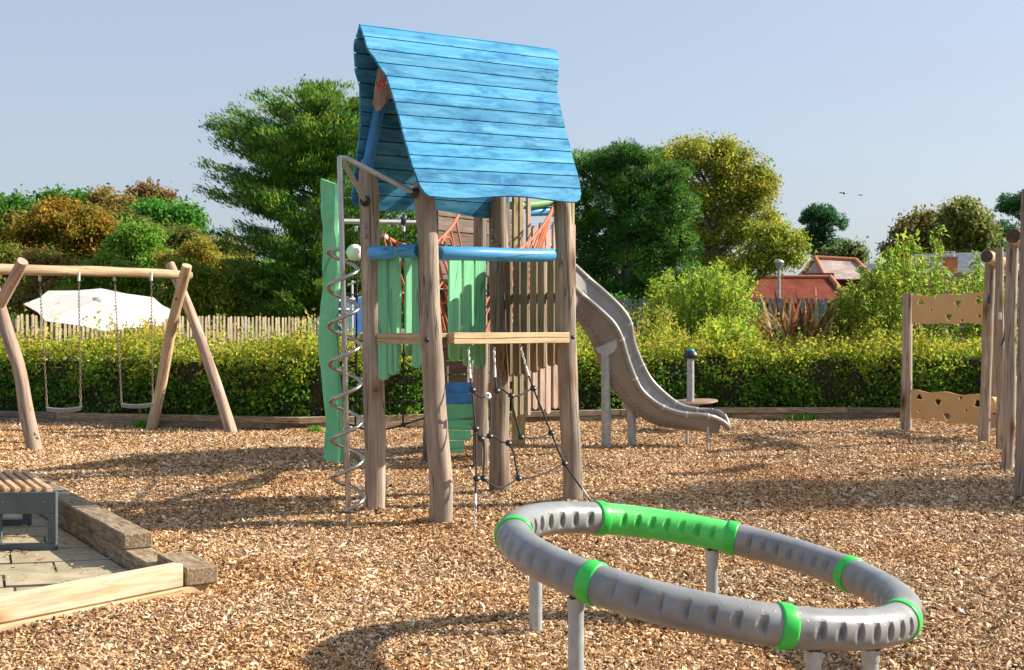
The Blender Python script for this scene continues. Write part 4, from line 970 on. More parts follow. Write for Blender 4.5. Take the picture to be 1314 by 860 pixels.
# grass tufts against the edging
gt = []
for px, py, w in ((1030, 536, 34), (183, 546, 16), (405, 553, 10), (645, 548, 10)):
    b = gd(px, py + 2); n = 160; C = np.stack([b.x + rng.normal(0, w * .005, n), b.y + rng.normal(0, .05, n), rng.uniform(.01, .06, n)], 1)
    gt.append((C, .13 * (.6 + .8 * rng.random(n)), rdir(n) * .6 + np.array([0, 0, 1.0]), rdir(n), np.array([(.06, .17, .02)]) * (1 + rng.normal(size=(n, 1)) * .3)))
tg = leaf_object('grass_tufts', *cat(gt), M['leaf'], width=.10); tag(tg, 'green grass tufts growing out of the chips at the foot of the timber edging', 'grass', kind='stuff')

# ------------------------------------------------------------------ patio corner, bench
d2 = Vector((-.533, .846, 0)).normalized(); n2 = Vector((.846, .533, 0)).normalized()
wall = thing('sleeper_wall', 'two-course brown sleeper wall bordering the paved corner at lower left', 'timber wall', (-3, 9, 0))
W0 = gd(158.6, 686, .22)
def slp(p0, d, L, w, h, mt, nn=None, name='sleeper', lab=None):
    n = nn or Vector((d.y, -d.x, 0)); n = n if (nn or n.x > 0) else -n
    o = MB().box(p0 + d * (L / 2) + n * (w / 2) + Z * (h / 2), (L, w, h), (d, n, Z), .009).build(name, M[mt], wall)
    if lab: o['label'] = lab
    return o
slp(Vector((W0.x, W0.y, .112)), d2, 2.20, .20, .108, 'sleeper'); slp(Vector((W0.x, W0.y, .113)) + d2 * 2.21, d2, 2.2, .20, .108, 'sleeper_grey')
st = Vector((W0.x, W0.y, 0)) - d2 * .72 + n2 * .004
slp(st - Z * .02, d2, 1.9, .20, .130, 'sleeper'); slp(st - Z * .02 + d2 * 1.91, d2, 2.4, .20, .129, 'sleeper')
# end block standing at the corner and the pale new board across the front
bn = gd(236, 730.5, .165); slp(Vector((bn.x, bn.y, .056)) + n2 * .012, Vector((-.54, .84, 0)).normalized(), .60, .205, .11, 'sleeper')
p0 = gd(236, 752.5, .06); p1 = gd(0, 800.7, .06); p0.z = p1.z = 0; fd = (p1 - p0); fL = fd.length + .9; fd.normalize(); fn = Vector((fd.y, -fd.x, 0)); fn = -fn if fn.y < 0 else fn
slp(Vector((p0.x, p0.y, .057)) - fd * .0, fd, fL, .095, .142, 'pine_new', fn, 'board', 'pale new pine board')
slp(Vector((p0.x, p0.y, -.05)) - fd * .19 - fn * .012, fd, fL + .19, .10, .104, 'deck', fn, 'base_board')
# paving
pav = thing('paving', 'worn sandstone paving slabs under the slatted bench', 'paving', (-4, 8, 0))
bx = (d2 * .35 + Vector((-.9, -.45, 0))).normalized(); bx = Vector((-.97, -.24, 0)).normalized(); by = Vector((-.40, .917, 0)).normalized(); o0 = gd(160, 762)
MB().add([Vector((p.x, p.y, -.028)) for p in PATIO], [tuple(range(len(PATIO)))]).build('joint_bed', M['plank_dark'], pav)
r_ = random.Random(5); v = -.35
while v < 3.6:
    hgt = r_.choice((.42, .55, .36)); u_ = -1.4 + r_.uniform(-.3, 0)
    while u_ < 3.2:
        w = r_.choice((.62, .48, .8, .56)); c = o0 + bx * (u_ + w / 2) + by * (v + hgt / 2)
        cx, cy = np.array([c.x]), np.array([c.y])
        q = [o0 + bx * (u_ + .008) + by * (v + .013), o0 + bx * (u_ + w - .009) + by * (v + .011 + r_.uniform(0, .012)), o0 + bx * (u_ + w - .008) + by * (v + hgt - .013), o0 + bx * (u_ + .009) + by * (v + hgt - .011 - r_.uniform(0, .012))]
        # keep what lies on the patio side of wall and board
        def ins(p): return (p - Vector((W0.x, W0.y, 0))).dot(n2) < -.03 and (p - p0).dot(fn) > .05
        if True:
            poly = q
            for pt, nr in ((Vector((W0.x, W0.y, 0)) - n2 * .02, -n2), (p0 + fn * .09, fn)):
                out = []
                for i in range(len(poly)):
                    a, b = poly[i], poly[(i + 1) % len(poly)]; da, db = (a - pt).dot(nr), (b - pt).dot(nr)
                    if da >= 0: out.append(a)
                    if (da >= 0) != (db >= 0): out.append(a + (b - a) * (da / (da - db)))
                poly = out
                if len(poly) < 3: break
            if len(poly) >= 3:
                tz = r_.uniform(-.004, .006); oo = poly[0]
                MB().prism([((p - oo).x, (p - oo).y) for p in poly], Vector((oo.x, oo.y, -.03)), Vector((1, 0, 0)), Vector((0, 1, 0)), Z, .034 + tz).build('paving_slab', M['stone'], pav)
        u_ += w
    v += hgt
bench = thing('bench', 'backless bench with wooden slats on dark grey metal frames at lower left', 'bench', (-4, 9.4, 0))
bd = Vector((-.49, .872, 0)).normalized(); pd = Vector((-1, -.07, 0)).normalized(); c0 = gd(72, 707); LB = 1.30
def endframe(c):
    o = MB(); w, hh, t, dp = 1.0, .435, .062, .05; nrm = Vector((pd.y, -pd.x, 0)).normalized()
    nrm = -nrm if nrm.y < 0 else nrm
    def bar(u0, u1, z0, z1): o.box(c + pd * ((u0 + u1) / 2) + Z * ((z0 + z1) / 2) + nrm * (dp / 2), (u1 - u0, dp, z1 - z0), (pd, nrm, Z), .004)
    bar(0, w, 0, .055); bar(0, w, .275, hh); bar(0, t, .0551, .2749); bar(.40, .46, .0551, .2749); bar(w - t, w, .0551, .2749); return o
fr0 = endframe(c0).build('frame', M['frame'], bench); endframe(c0 + bd * LB).build('frame', M['frame'], bench)
for u0 in (.09, .385): MB().lathe(c0 + pd * u0 + Z * .365 - Vector((0, .002, 0)), [(.009, 0), (.007, .004), (.001, .005)], 8, Vector((0, -1, 0))).build('bolt', M['bolt_steel'], fr0)
for k in range(13):
    a = c0 + pd * (.045 + k * .076) + Z * .42 + bd * .03; b = a + bd * (LB - .02); d = (b - a).normalized(); n = Vector((-d.y, d.x, 0))
    MB().box((a + b) / 2 + Z * .022, ((b - a).length, .043, .045), (d, n, Z), .004).build('slat', M['slat'], bench)
for u0 in (.05, .9):
    a = c0 + pd * u0 + Z * .385 + bd * .03; b = a + bd * (LB - .03); MB().box((a + b) / 2, ((b - a).length, .04, .05), ((b - a).normalized(), Vector((-bd.y, bd.x, 0)), Z)).build('side_rail', M['frame'], bench)

# ------------------------------------------------------------------ fences, parasol, tent, lamp
def paling_fence(name, label, a, b, h, pitch, w, mat, seed):
    f = thing(name, label, 'fence', tuple((a + b) / 2)); d = (b - a).normalized(); n = Vector((d.y, -d.x, 0)); L = (b - a).length; r = random.Random(seed); og = ORIG[f.name]
    mb = MB(); hw = w / 2; mb.prism([(-hw, 0), (hw, 0), (hw, h - .02), (hw * .4, h), (-hw * .4, h), (-hw, h - .02)], Vector((0, 0, 0)), d, Z, n, .02, grain=1); me = mb.mesh('paling', M[mat])
    k = 0; x = 0
    while x < L:
        p = a + d * x; o = link('paling', me, f); o.location = Vector((p.x, p.y, r.uniform(-.02, .03))) - og; o.rotation_euler = (0, r.uniform(-.012, .012), 0); x += pitch
    for z in (.45, h - .35): MB().box((a + b) / 2 + Z * z - n * .03 - Z * ((a + b) / 2).z, (L, .04, .09), (d, n, Z)).build('rail', M[mat], f)
    x = 0
    while x < L:
        p = a + d * x; MB().box(Vector((p.x, p.y, h / 2 - .05)) - n * .085, (.1, .1, h - .1), (d, n, Z)).build('fence_post', M[mat], f); x += 2.4
paling_fence('paling_fence', 'sunlit pale wooden paling fence behind the hedge on the left', at(22, 420, 27.2), at(470, 420, 36), 1.93, .118, .066, 'fence', 1)
paling_fence('paling_fence', 'grey wooden paling fence in shade behind the tall shrubs and the red-leaved sword plant', at(780, 420, 31), at(1300, 420, 30.2), 2.36, .115, .085, 'fence_shaded', 2)
for o in bpy.data.objects:
    if o.name.startswith('paling_fence'): pass
def parasol():
    c = at(131, 396, 24.5); f = thing('parasol', 'large open white canvas parasol tilted behind the hedge on the left', 'parasol', (c.x + .3, c.y + .5, 0))
    nrm = Vector((.155, -.265, .95)).normalized(); exx = Vector((1, 0, -.25)); exx = (exx - nrm * exx.dot(nrm)).normalized(); eyy = nrm.cross(exx); rad = 1.46
    m = MB(); apex = c + nrm * .22; n = 8; vs = [apex]; 
    rim = [c + (exx * math.cos(2 * math.pi * k / n + .39) + eyy * math.sin(2 * math.pi * k / n + .39)) * rad for k in range(n)]
    for k in range(n):
        a, b = rim[k], rim[(k + 1) % n]; mid = (a + b) / 2 + (c - (a + b) / 2) * .05
        g = []
        for i in range(6):
            t = i / 5; pa_, pb2, pm_ = lerp(apex, a, t), lerp(apex, b, t), lerp(apex, mid, t) - nrm * (.010 * math.sin(math.pi * t)); g.append((pa_, pm_, pb2))
        vs = [p for row in g for p in row]; fs = []
        for i in range(5):
            for j in range(2): fs.append((i * 3 + j, i * 3 + j + 1, (i + 1) * 3 + j + 1, (i + 1) * 3 + j))
        nv = len(vs); vs += [p - nrm * .006 for p in vs]; fs += [tuple(nv + q for q in reversed(f2)) for f2 in fs]
        fs += [(15, 16, nv + 16, nv + 15), (16, 17, nv + 17, nv + 16)]
        MB().add(vs, fs).build('canopy_panel', M['canvas'], f)
        MB().tube([apex - nrm * .03, a - nrm * .02], .011, 6).build('rib', M['white'], f)
    MB().lathe(apex - nrm * .05, [(.22, -.02), (.20, .02), (.08, .06), (.001, .07)], 8, nrm).build('vent_cap', M['canvas'], f)
    MB().tube([Vector((apex.x + .02, apex.y + .1, 0)), lerp(Vector((apex.x, apex.y + .1, 0)), apex, .6), apex - nrm * .03], .024, 10).build('pole', M['white'], f)
parasol()
tent = thing('tent', 'blue tarpaulin stall with white poles behind the hedge and the green plank', 'tent', (-4.1, 26.5, 0))
def quad(pts, th, name, mat, par):
    a, b, c, d = [Vector(p) for p in pts]; n = (b - a).cross(d - a).normalized() * th; vs = [a, b, c, d, a + n, b + n, c + n, d + n]
    return MB().add(vs, [(0, 1, 2, 3), (7, 6, 5, 4), (0, 4, 5, 1), (1, 5, 6, 2), (2, 6, 7, 3), (3, 7, 4, 0)]).build(name, M[mat], par)
T0, T1, T2 = at(392, 436, 26.2), at(414, 402, 26.2), at(436, 390, 26.2)
quad([at(394, 470, 26.2), at(425, 470, 26.2), at(425, 398, 26.2), at(413, 403, 26.2)], .05, 'side_panel', 'tent_blue', tent)
quad([at(425, 440, 26.2), at(466, 426, 26.6), at(466, 381, 26.6), at(425, 385, 26.2)], .05, 'back_panel', 'tent_blue', tent)
quad([at(446, 384, 26.5), at(480, 384, 27), at(480, 405, 27), at(446, 407, 26.5)], .05, 'awning', 'tent_blue', tent)
for a, b in ((at(393, 430, 26.1), at(415, 401, 26.1)), (at(452, 360, 26.3), at(452, 470, 26.3)), (at(446, 366, 26.3), at(458, 361, 26.3)), (at(434, 397, 26.1), at(450, 397, 26.3)), (at(446, 380, 26.3), at(446, 470, 26.3)), (at(434, 386, 26.1), at(480, 380, 26.9)), (at(393, 431, 26.1), at(480, 427, 27)), (at(471, 385, 26.6), at(471, 470, 26.6)), (at(437, 425, 26.1), at(437, 470, 26.1)), (at(408, 415, 26.1), at(412, 470, 26.1))):
    MB().tube([a, b], .022, 8).build('pole', M['white'], tent)
lp = at(999.5, 420, 40); lamp = thing('street_lamp', 'pale grey lamp post with a small lantern head in front of the red roof', 'street lamp', (lp.x, lp.y, 0))
MB().tube([Vector((lp.x, lp.y, 0)), Vector((lp.x, lp.y, 2)), at(999.5, 345, 40)], .048, 10).build('post', M['galv'], lamp)
MB().lathe(at(999.5, 346, 40), [(.05, 0), (.08, .05), (.14, .20), (.165, .22), (.165, .25), (.10, .31), (.02, .33)], 14).build('lantern', M['galv'], lamp)
for i, (px, py, s_) in enumerate(((1083, 248, .20), (1105, 250.5, .13))):
    c = at(px, py, 60); b = thing('bird', ('larger dark bird flying above the far pine', 'smaller dark bird flying to the right of the other one')[i], 'bird', tuple(c), 'birds in the sky')
    ball(MB(), c, s_ * .32, 8).build('body', M['bolt'], b)
    for q in (-1, 1): MB().add([c, c + Vector((q * s_ * .6, .1, s_ * .35)), c + Vector((q * s_ * 1.2, .15, s_ * .05)), c + Vector((q * s_ * .5, -.1, .02))], [(0, 1, 2, 3)]).build('wing', M['bolt'], b)

# ------------------------------------------------------------------ buildings beyond the fence
def face(pts, name, mat, par, th=.06, uvs=1.0):
    """slab with tile UVs: U along the first edge"""
    p = [Vector(q) for q in pts]; e = (p[1] - p[0]).normalized(); n = (p[1] - p[0]).cross(p[-1] - p[0]).normalized(); g = n.cross(e)
    if n.z < 0: n = -n
    k = len(p); vs = p + [q - n * th for q in p]; fs = [tuple(range(k)), tuple(range(2 * k - 1, k - 1, -1))] + [(i, (i + 1) % k, k + (i + 1) % k, k + i) for i in range(k)]
    uv = [((q - p[0]).dot(e) * uvs, (q - p[0]).dot(g) * uvs) for q in p] * 2
    return MB().add(vs, fs, [[uv[i] for i in f] for f in fs]).build(name, M[mat], par)
def box_wall(x0, x1, y0, y1, z0, z1, mat, par, name='wall'):
    m = MB(); vs = [Vector(q) for q in ((x0, y0, z0), (x1, y0, z0), (x1, y1, z0), (x0, y1, z0), (x0, y0, z1), (x1, y0, z1), (x1, y1, z1), (x0, y1, z1))]
    m.add(vs, [(0, 1, 5, 4)], [[(x0, z0), (x1, z0), (x1, z1), (x0, z1)]]); m.add(vs, [(1, 2, 6, 5)], [[(y0, z0), (y1, z0), (y1, z1), (y0, z1)]])
    m.add(vs, [(2, 3, 7, 6)], [[(x1, z0), (x0, z0), (x0, z1), (x1, z1)]]); m.add(vs, [(3, 0, 4, 7)], [[(y1, z0), (y0, z0), (y0, z1), (y1, z1)]]); m.add(vs, [(4, 5, 6, 7)], [[(x0, y0), (x1, y0), (x1, y1), (x0, y1)]])
    return m.build(name, M[mat], par)
h = thing('red_roofed_house', 'low house with a broad red clay hipped roof behind the grey paling fence', 'house', (11.6, 50, 0))
a, b, c_, d_ = at(905, 389, 48), at(1091, 389, 48), at(1065, 357, 51), at(900, 357, 51); e_ = Vector((b.x + .2, 54, b.z)); f_ = Vector((a.x, 54, a.z))
face([a, b, c_, d_], 'roof', 'tile_red', h); face([b, e_, c_], 'roof_hip', 'ridge', h); face([e_, f_, d_, c_], 'roof', 'tile_red', h)  # orange of the hip end is its sunlit look put into the colour
MB().tube([c_ + Z * .04, d_ + Z * .04], .09, 8).build('ridge_tiles', M['ridge'], h); MB().tube([b + Z * .04, c_ + Z * .05], .11, 8).build('ridge_tiles', M['ridge'], h)
box_wall(a.x + .3, b.x - .35, 48.35, 53.7, 0, a.z - .05, 'brick_red', h)
h = thing('slate_hip_house', 'brick house with a grey mottled hipped roof edged in orange ridge tiles', 'house', (16, 62, 0))
a, b, c_, d_ = at(1059, 358, 60), at(1120, 358, 60), at(1098, 335, 63), at(1046, 332, 63); l0 = at(1031, 352, 62.5); bk0 = Vector((l0.x + .4, 66, l0.z)); bk1 = Vector((b.x, 66, b.z))
face([a, b, c_, d_], 'roof', 'tile_mix', h); face([l0, a, d_], 'roof_hip', 'tile_mix', h); face([b, bk1, c_], 'roof_hip', 'tile_mix', h); face([bk1, bk0, d_, c_], 'roof', 'tile_mix', h); face([bk0, l0, d_], 'roof_hip', 'tile_mix', h)
for p, q in ((a, d_), (d_, c_), (c_, b), (l0, d_)): MB().tube([p + Z * .05, q + Z * .05], .12, 8).build('ridge_tiles', M['ridge'], h)
box_wall(l0.x + .3, b.x - .3, 60.5, 65.6, 0, a.z - .03, 'brick_red', h); box_wall(at(1033, 0, 60.6).x, at(1066, 0, 60.6).x, 60.0, 61, 0, at(0, 351, 60.6).z, 'brick_red', h, 'porch_wall')
h = thing('gabled_house', 'pinkish brick gable with a grey roof half hidden by the olive tree', 'house', (9.3, 55, 0))
g = [at(934, 366, 54), at(962, 366, 54), at(946, 341, 54)]
MB().prism([((p - g[0]).x, (p - g[0]).z) for p in (g[0], g[1], g[2])], g[0], Vector((1, 0, 0)), Z, Vector((0, 1, 0)), 4).build('gable', M['brick_pink'], h)
face([g[1] + Vector((.25, -.2, -.2)), g[1] + Vector((.25, 4.2, -.2)), g[2] + Vector((.05, 4.2, .12)), g[2] + Vector((.05, -.2, .12))], 'roof', 'slate', h, .12); face([g[0] + Vector((-.25, 4.2, -.2)), g[0] + Vector((-.25, -.2, -.2)), g[2] + Vector((0, -.2, .14)), g[2] + Vector((0, 4.2, .14))], 'roof', 'slate', h, .12)
for p, q in ((g[1], g[2]), (g[0], g[2])): MB().tube([p + Vector((0, -.22, 0)), q + Vector((0, -.22, .02))], .09, 6).build('barge_board', M['white'], h)
box_wall(g[0].x, g[1].x, 54, 58, 0, g[0].z + .01, 'brick_pink', h)
h = thing('far_house', 'far house with a plain dark slate roof between the shrubs and the hip roof', 'house', (21, 75, 0))
a, b, c_, d_ = at(1098, 353, 74), at(1190, 353, 74), at(1186, 338, 77), at(1104, 338, 77)
face([a, b, c_, d_], 'roof', 'slate', h); face([Vector((b.x, 80, b.z)), Vector((a.x, 80, a.z)), d_, c_], 'roof', 'slate', h); box_wall(a.x + .3, b.x - .3, 74.4, 79.6, 0, a.z - .03, 'brick_pink', h)
h = thing('slate_barn', 'long brick barn with a blue-grey slate roof and an orange brick chimney', 'barn', (21, 56, 0))
a, b, c_, d_ = at(1160, 350, 55), at(1420, 350, 55), at(1420, 320, 59), at(1170, 326, 59)
face([a, b, c_, d_], 'roof', 'slate', h); face([Vector((b.x, 63, b.z)), Vector((a.x, 63, a.z)), d_, c_], 'roof', 'slate', h)
box_wall(a.x + .3, b.x - .3, 55.5, 62.5, 0, a.z - .03, 'brick_red', h)
MB().prism([(0, 0), (1.9, 0), (1.9, 1.2), (-.9, 1.2)], at(1207, 386, 53.6), Vector((1, 0, 0)), Z, Vector((0, 1, 0)), 1.8).build('gable', M['brick_pink'], h)
cb = at(1219, 352, 54.6); ch = box_wall(cb.x - .23, cb.x + .23, 54.3, 54.9, 2.5, at(0, 331, 54.6).z, 'brick_orange', h, 'chimney')
box_wall(cb.x - .27, cb.x + .27, 54.26, 54.94, at(0, 331, 54.6).z, at(0, 329.5, 54.6).z, 'lead', ch, 'chimney_cap')
for q in (-.13, .13): MB().lathe(Vector((cb.x + q, 54.6, at(0, 329.5, 54.6).z)), [(.09, 0), (.08, .2), (.10, .21), (.10, .24)], 10).build('chimney_pot', M['pot'], ch)
h = thing('brown_roofed_house', 'brown tiled roof slope showing among the autumn shrubs on the left', 'house', (-15, 47, 0))
a, b, c_, d_ = at(128, 352, 46), at(202, 352, 46), at(158, 324, 48), at(120, 326, 48)
face([a, b, c_, d_], 'roof', 'tile_brown', h); face([Vector((b.x, 51, b.z)), Vector((a.x, 51, a.z)), d_, c_], 'roof', 'tile_brown', h); face([b, Vector((b.x, 51, b.z)), c_], 'roof_hip', 'tile_brown', h)
box_wall(a.x + .3, b.x - .3, 46.4, 50.6, 0, a.z - .03, 'brick_pink', h)

# ------------------------------------------------------------------ trees and shrubs
def ell(px, py, rx, ry, Y, dy=0.0, dr=None):
    c = at(px, py, Y + dy); k = (Y + dy) / FOC; return (c.x, c.y, c.z), (rx * k, (dr if dr else (rx + ry) / 2) * k, ry * k)
def limb(mb, a, b, r0, r1, sagv=0, seed=0):
    r = random.Random(seed); a, b = Vector(a), Vector(b); L = (b - a).length
    mid = lerp(a, b, .5) + Vector((r.uniform(-.1, .1), r.uniform(-.1, .1), r.uniform(-.02, .12))) * L
    p = smooth_path([a, mid, b], 8); mb.tube(p, [lerp(r0, r1, i / 8) for i in range(9)], 7)
def tree(name, label, category, Y, px, py_top_trunk, tr, blobs, cols, nleaf, lsz, group=None, mat='leaf', per=40, spread=.2, needle=False, flat=1.0, up=.4, bark='bark', width=.5, colvar=.28, branches=True, inner=.45, lean=0):
    nleaf = int(nleaf * 1.9); lsz *= .74
    b = at(px, 420, Y); root = thing(name, label, category, (b.x, b.y, -.12), group)
    E = [ell(*q[:4], Y, *(q[4:])) for q in blobs]
    for c, r in list(E):
        for d in rdir(3):
            d[2] = abs(d[2]) * .9 - .1; k_ = rng.uniform(.28, .5); E.append((tuple(np.array(c) + d * np.array(r) * rng.uniform(.75, 1.12)), tuple(np.array(r) * k_)))
    vol = np.array([r[0] * r[2] + r[0] * r[1] + r[1] * r[2] for c, r in E]); share = vol / vol.sum(); parts = []
    mb = MB(); top = at(px + lean, py_top_trunk, Y); base = Vector((b.x, b.y, -.2))
    mb.tube(smooth_path([base, lerp(base, top, .4) + Vector((.1 * tr, 0, 0)), top], 10), [lerp(tr * 1.25, tr * .55, i / 10) for i in range(11)], 9, bumpy=.04, seed=int(px) + 3)
    for (c, r), s in zip(E, share):
        ncl = max(6, int(nleaf * s / per)); nl = max(4, min(26, int(ncl / 9))); lc, lo = clusters(nl, c, np.array(r) * .78, .55)
        lr = np.array(r) * (1.15 / nl ** .42) * rng.uniform(.65, 1.3, (nl, 1)); pick = rng.integers(0, nl, ncl); dd_ = rdir(ncl); dd_[:, 2] = np.abs(dd_[:, 2]) * .9 - .25
        cl = lc[pick] + dd_ * lr[pick] * rng.uniform(.72, 1.05, (ncl, 1)); out = dd_ + lo[pick] * .4

        if branches:
            st = lerp(base, top, min(1, max(.35, (c[2] - .5 * r[2] - base.z) / max(.1, top.z - base.z)) * .8)); limb(mb, st, c, tr * .4, tr * .15, seed=int(c[0] * 50))
            for q in cl[:: max(1, ncl // 10)]: limb(mb, c, q, tr * .15, tr * .04, seed=int(q[0] * 70))
        parts.append(grow(cl, out, per, spread, lsz, cols, colvar, up, flat, needle))
    mb.build('trunk', M[bark], root)
    leaf_object('crown', *cat(parts), M[mat], root, width=width)
    return root

# big cypress left of the tower: sweeping limbs with flat sprays
def cypress():
    Y = 38; b = at(415, 420, Y); root = thing('cypress_tree', 'big dark cypress with layered sweeping sprays left of the blue roof', 'tree', (b.x, b.y, -.12), None)
    mb = MB(); top = at(418, 108, Y); base = Vector((b.x, b.y, -.2)); mb.tube(smooth_path([base, at(410, 300, Y), at(425, 200, Y), top], 16), [lerp(.42, .05, i / 16) for i in range(17)], 10, bumpy=.05)
    prof = [(110, 12), (128, 105), (150, 122), (172, 160), (200, 135), (222, 150), (238, 172), (262, 158), (285, 140), (310, 135), (335, 130), (365, 125), (395, 120), (412, 110)]
    r_ = random.Random(4); cl = []; out = []; tint = []
    K = Y / FOC
    for j in range(430):
        py = r_.uniform(108, 412); rad = ip(prof, py) * K * r_.uniform(.62, 1.05)
        az = r_.uniform(0, 6.283); side = math.cos(az); 
        if side > 0: rad *= .80
        st = Vector((base.x + (py - 110) * 0.0, base.y, at(0, py + 26, Y).z)); lift = r_.uniform(.1, .45) * rad
        e = Vector((st.x + rad * math.cos(az), st.y + rad * math.sin(az), at(0, py, Y).z + .12 * lift))
        d = (e - st).normalized()
        if j % 3 == 0: mb.tube(smooth_path([st - Z * lift * .4, lerp(st, e, .5) - Z * lift * .25, e], 6), [lerp(.075, .015, i / 6) for i in range(7)], 5)
        L = (e - st).length
        for t in np.arange(.45, 1.01, .30 / max(.5, L)):
            p = lerp(st, e, t) - Z * (lift * .3 * (1 - t)); wd = .42 * (1.15 - t)
            for k in range(2):
                side_v = Vector((-d.y, d.x, 0)); cl.append(p + side_v * r_.gauss(0, wd) + Vector((0, 0, r_.gauss(0, .07)))); out.append(d + Z * .25 + side_v * r_.gauss(0, .5))
    mb.build('trunk', M['bark_grey'], root)
    cl = np.array([tuple(p) for p in cl]); out = np.array([tuple(p) for p in out]); 
    cols = [(.035, .095, .026), (.055, .13, .03), (.085, .155, .032), (.12, .175, .036), (.025, .075, .024)]
    g = grow(cl, out, 34, .15, .15, cols, .3, .8, .42, True)
    leaf_object('crown', *g, M['needle'], root, width=.24)
cypress()

PINE = [(.022, .070, .020), (.031, .092, .024), (.046, .120, .028), (.075, .150, .034), (.014, .045, .014)]  # tint range widened to paint lit and shaded clumps
def pompom(name, label, Y, px, top, tr, blobs, cols, npp, rpp, per, lsz, group=None, bark='bark', branches=True):
    b = at(px, 420, Y); root = thing(name, label, 'tree', (b.x, b.y, -.12), group); base = Vector((b.x, b.y, -.2)); tp = at(px, top, Y); mb = MB()
    mb.tube(smooth_path([base, lerp(base, tp, .5) + Vector((.15, 0, 0)), tp], 10), [lerp(tr * 1.2, tr * .4, i / 10) for i in range(11)], 9)
    E = [ell(*q[:4], Y, *(q[4:])) for q in blobs]; vol = np.array([r[0] * r[2] for c, r in E]); vol = vol / vol.sum(); CL = []; OUT = []
    for (c, r), s in zip(E, vol):
        n = max(3, int(npp * s)); cl, out = clusters(n, c, np.array(r) * .88, .62); k_ = rng.random(n) < .2; cl[k_] = np.array(c) + (cl[k_] - np.array(c)) * rng.uniform(1.15, 1.55, (k_.sum(), 1)); CL.append(cl); OUT.append(out)
        if branches:
            limb(mb, lerp(base, tp, min(1, max(.3, (c[2] - base.z) / (tp.z - base.z) * .85))), c, tr * .35, tr * .15, seed=int(c[0] * 31))
            for q in cl[:: max(1, n // 6)]: limb(mb, c, q, tr * .14, tr * .05, seed=int(q[0] * 13))
    mb.build('trunk', M[bark], root); cl = np.concatenate(CL); N = len(cl)
    d = rdir(N * per); d[:, 2] = d[:, 2] * .85 + .2; rr = rpp * rng.uniform(.66, 1, (N * per, 1)) * np.repeat(rng.uniform(.45, 1.3, (N, 1)), per, 0); C = np.repeat(cl, per, 0) + d * rr * np.array([1, 1, .75])
    cols = np.array(cols)[rng.integers(0, len(cols), N)]; cc = np.repeat(cols, per, 0) * (1 + .22 * rng.normal(size=(N * per, 1)))
    leaf_object('crown', C, lsz * rng.uniform(.6, 1.3, N * per), d + rdir(N * per) * .35, rdir(N * per), cc, M['needle'], root, width=.24)
pompom('pine_tree', 'dense deep green pine with rounded needle clumps just right of the blue roof', 37, 800, 215, .3,
       [(742, 222, 16, 20), (770, 212, 18, 16), (800, 207, 24, 18), (825, 214, 18, 16), (752, 262, 26, 26), (790, 245, 28, 22), (828, 250, 26, 22), (856, 245, 20, 18), (745, 305, 22, 26), (782, 290, 28, 26), (818, 296, 30, 24), (852, 285, 26, 22), (878, 268, 16, 20), (765, 340, 30, 26), (808, 340, 32, 26), (846, 330, 28, 26), (876, 318, 18, 24), (740, 360, 20, 30), (786, 385, 42, 26), (838, 378, 36, 28), (880, 362, 20, 26), (866, 226, 16, 12)], PINE, 430, .46, 260, .12, branches=True)
tree('conifer_tree', 'spiky conifer tip showing above the rounded pine', 'tree', 43, 792, 186, .10, [(792, 195, 14, 9), (793, 208, 24, 8), (792, 225, 26, 12), (775, 200, 8, 5)], [(.04, .09, .03), (.06, .11, .035)], 3500, .22, mat='needle', per=14, spread=.16, needle=True, width=.16, flat=.5)
OLIVE = [(.16, .185, .030), (.125, .165, .028), (.20, .195, .034), (.09, .125, .022), (.20, .165, .04)]
tree('broadleaf_tree', 'tall olive-gold broadleaf tree with sky showing through its branches behind the pine', 'tree', 46, 915, 235, .20,
     [(865, 215, 42, 30), (905, 205, 45, 26), (945, 215, 38, 28), (975, 250, 24, 34), (880, 255, 45, 28), (930, 255, 40, 26), (895, 300, 42, 30), (950, 300, 30, 26), (988, 285, 10, 16), (915, 345, 40, 26), (860, 290, 30, 40), (985, 232, 10, 10)], OLIVE, 25000, .17, per=24, spread=.17, bark='bark_grey')
tree('broadleaf_tree', 'loose yellow-green boughs spreading beside the lamp post', 'tree', 44, 958, 350, .10, [(1002, 302, 14, 9), (1020, 312, 11, 9), (985, 316, 18, 10), (1010, 330, 15, 9), (968, 332, 18, 10), (990, 343, 14, 8), (1022, 336, 9, 6), (950, 352, 20, 12), (975, 300, 10, 7), (1000, 318, 12, 8)], [(.17, .20, .03), (.21, .22, .035), (.12, .16, .03)], 5200, .15, per=20, spread=.16)
pompom('pine_tree', 'lone far pine with a tall bare trunk and flat crown above the brick house', 92, 1051, 285, .34,
       [(1052, 275, 22, 10), (1040, 280, 14, 8), (1070, 284, 16, 10), (1035, 303, 10, 8), (1052, 300, 16, 9), (1063, 312, 14, 8), (1045, 318, 14, 8), (1040, 290, 8, 6), (1052, 330, 12, 5)], [(.018, .065, .035), (.026, .085, .042), (.012, .05, .03)], 150, .55, 90, .26)
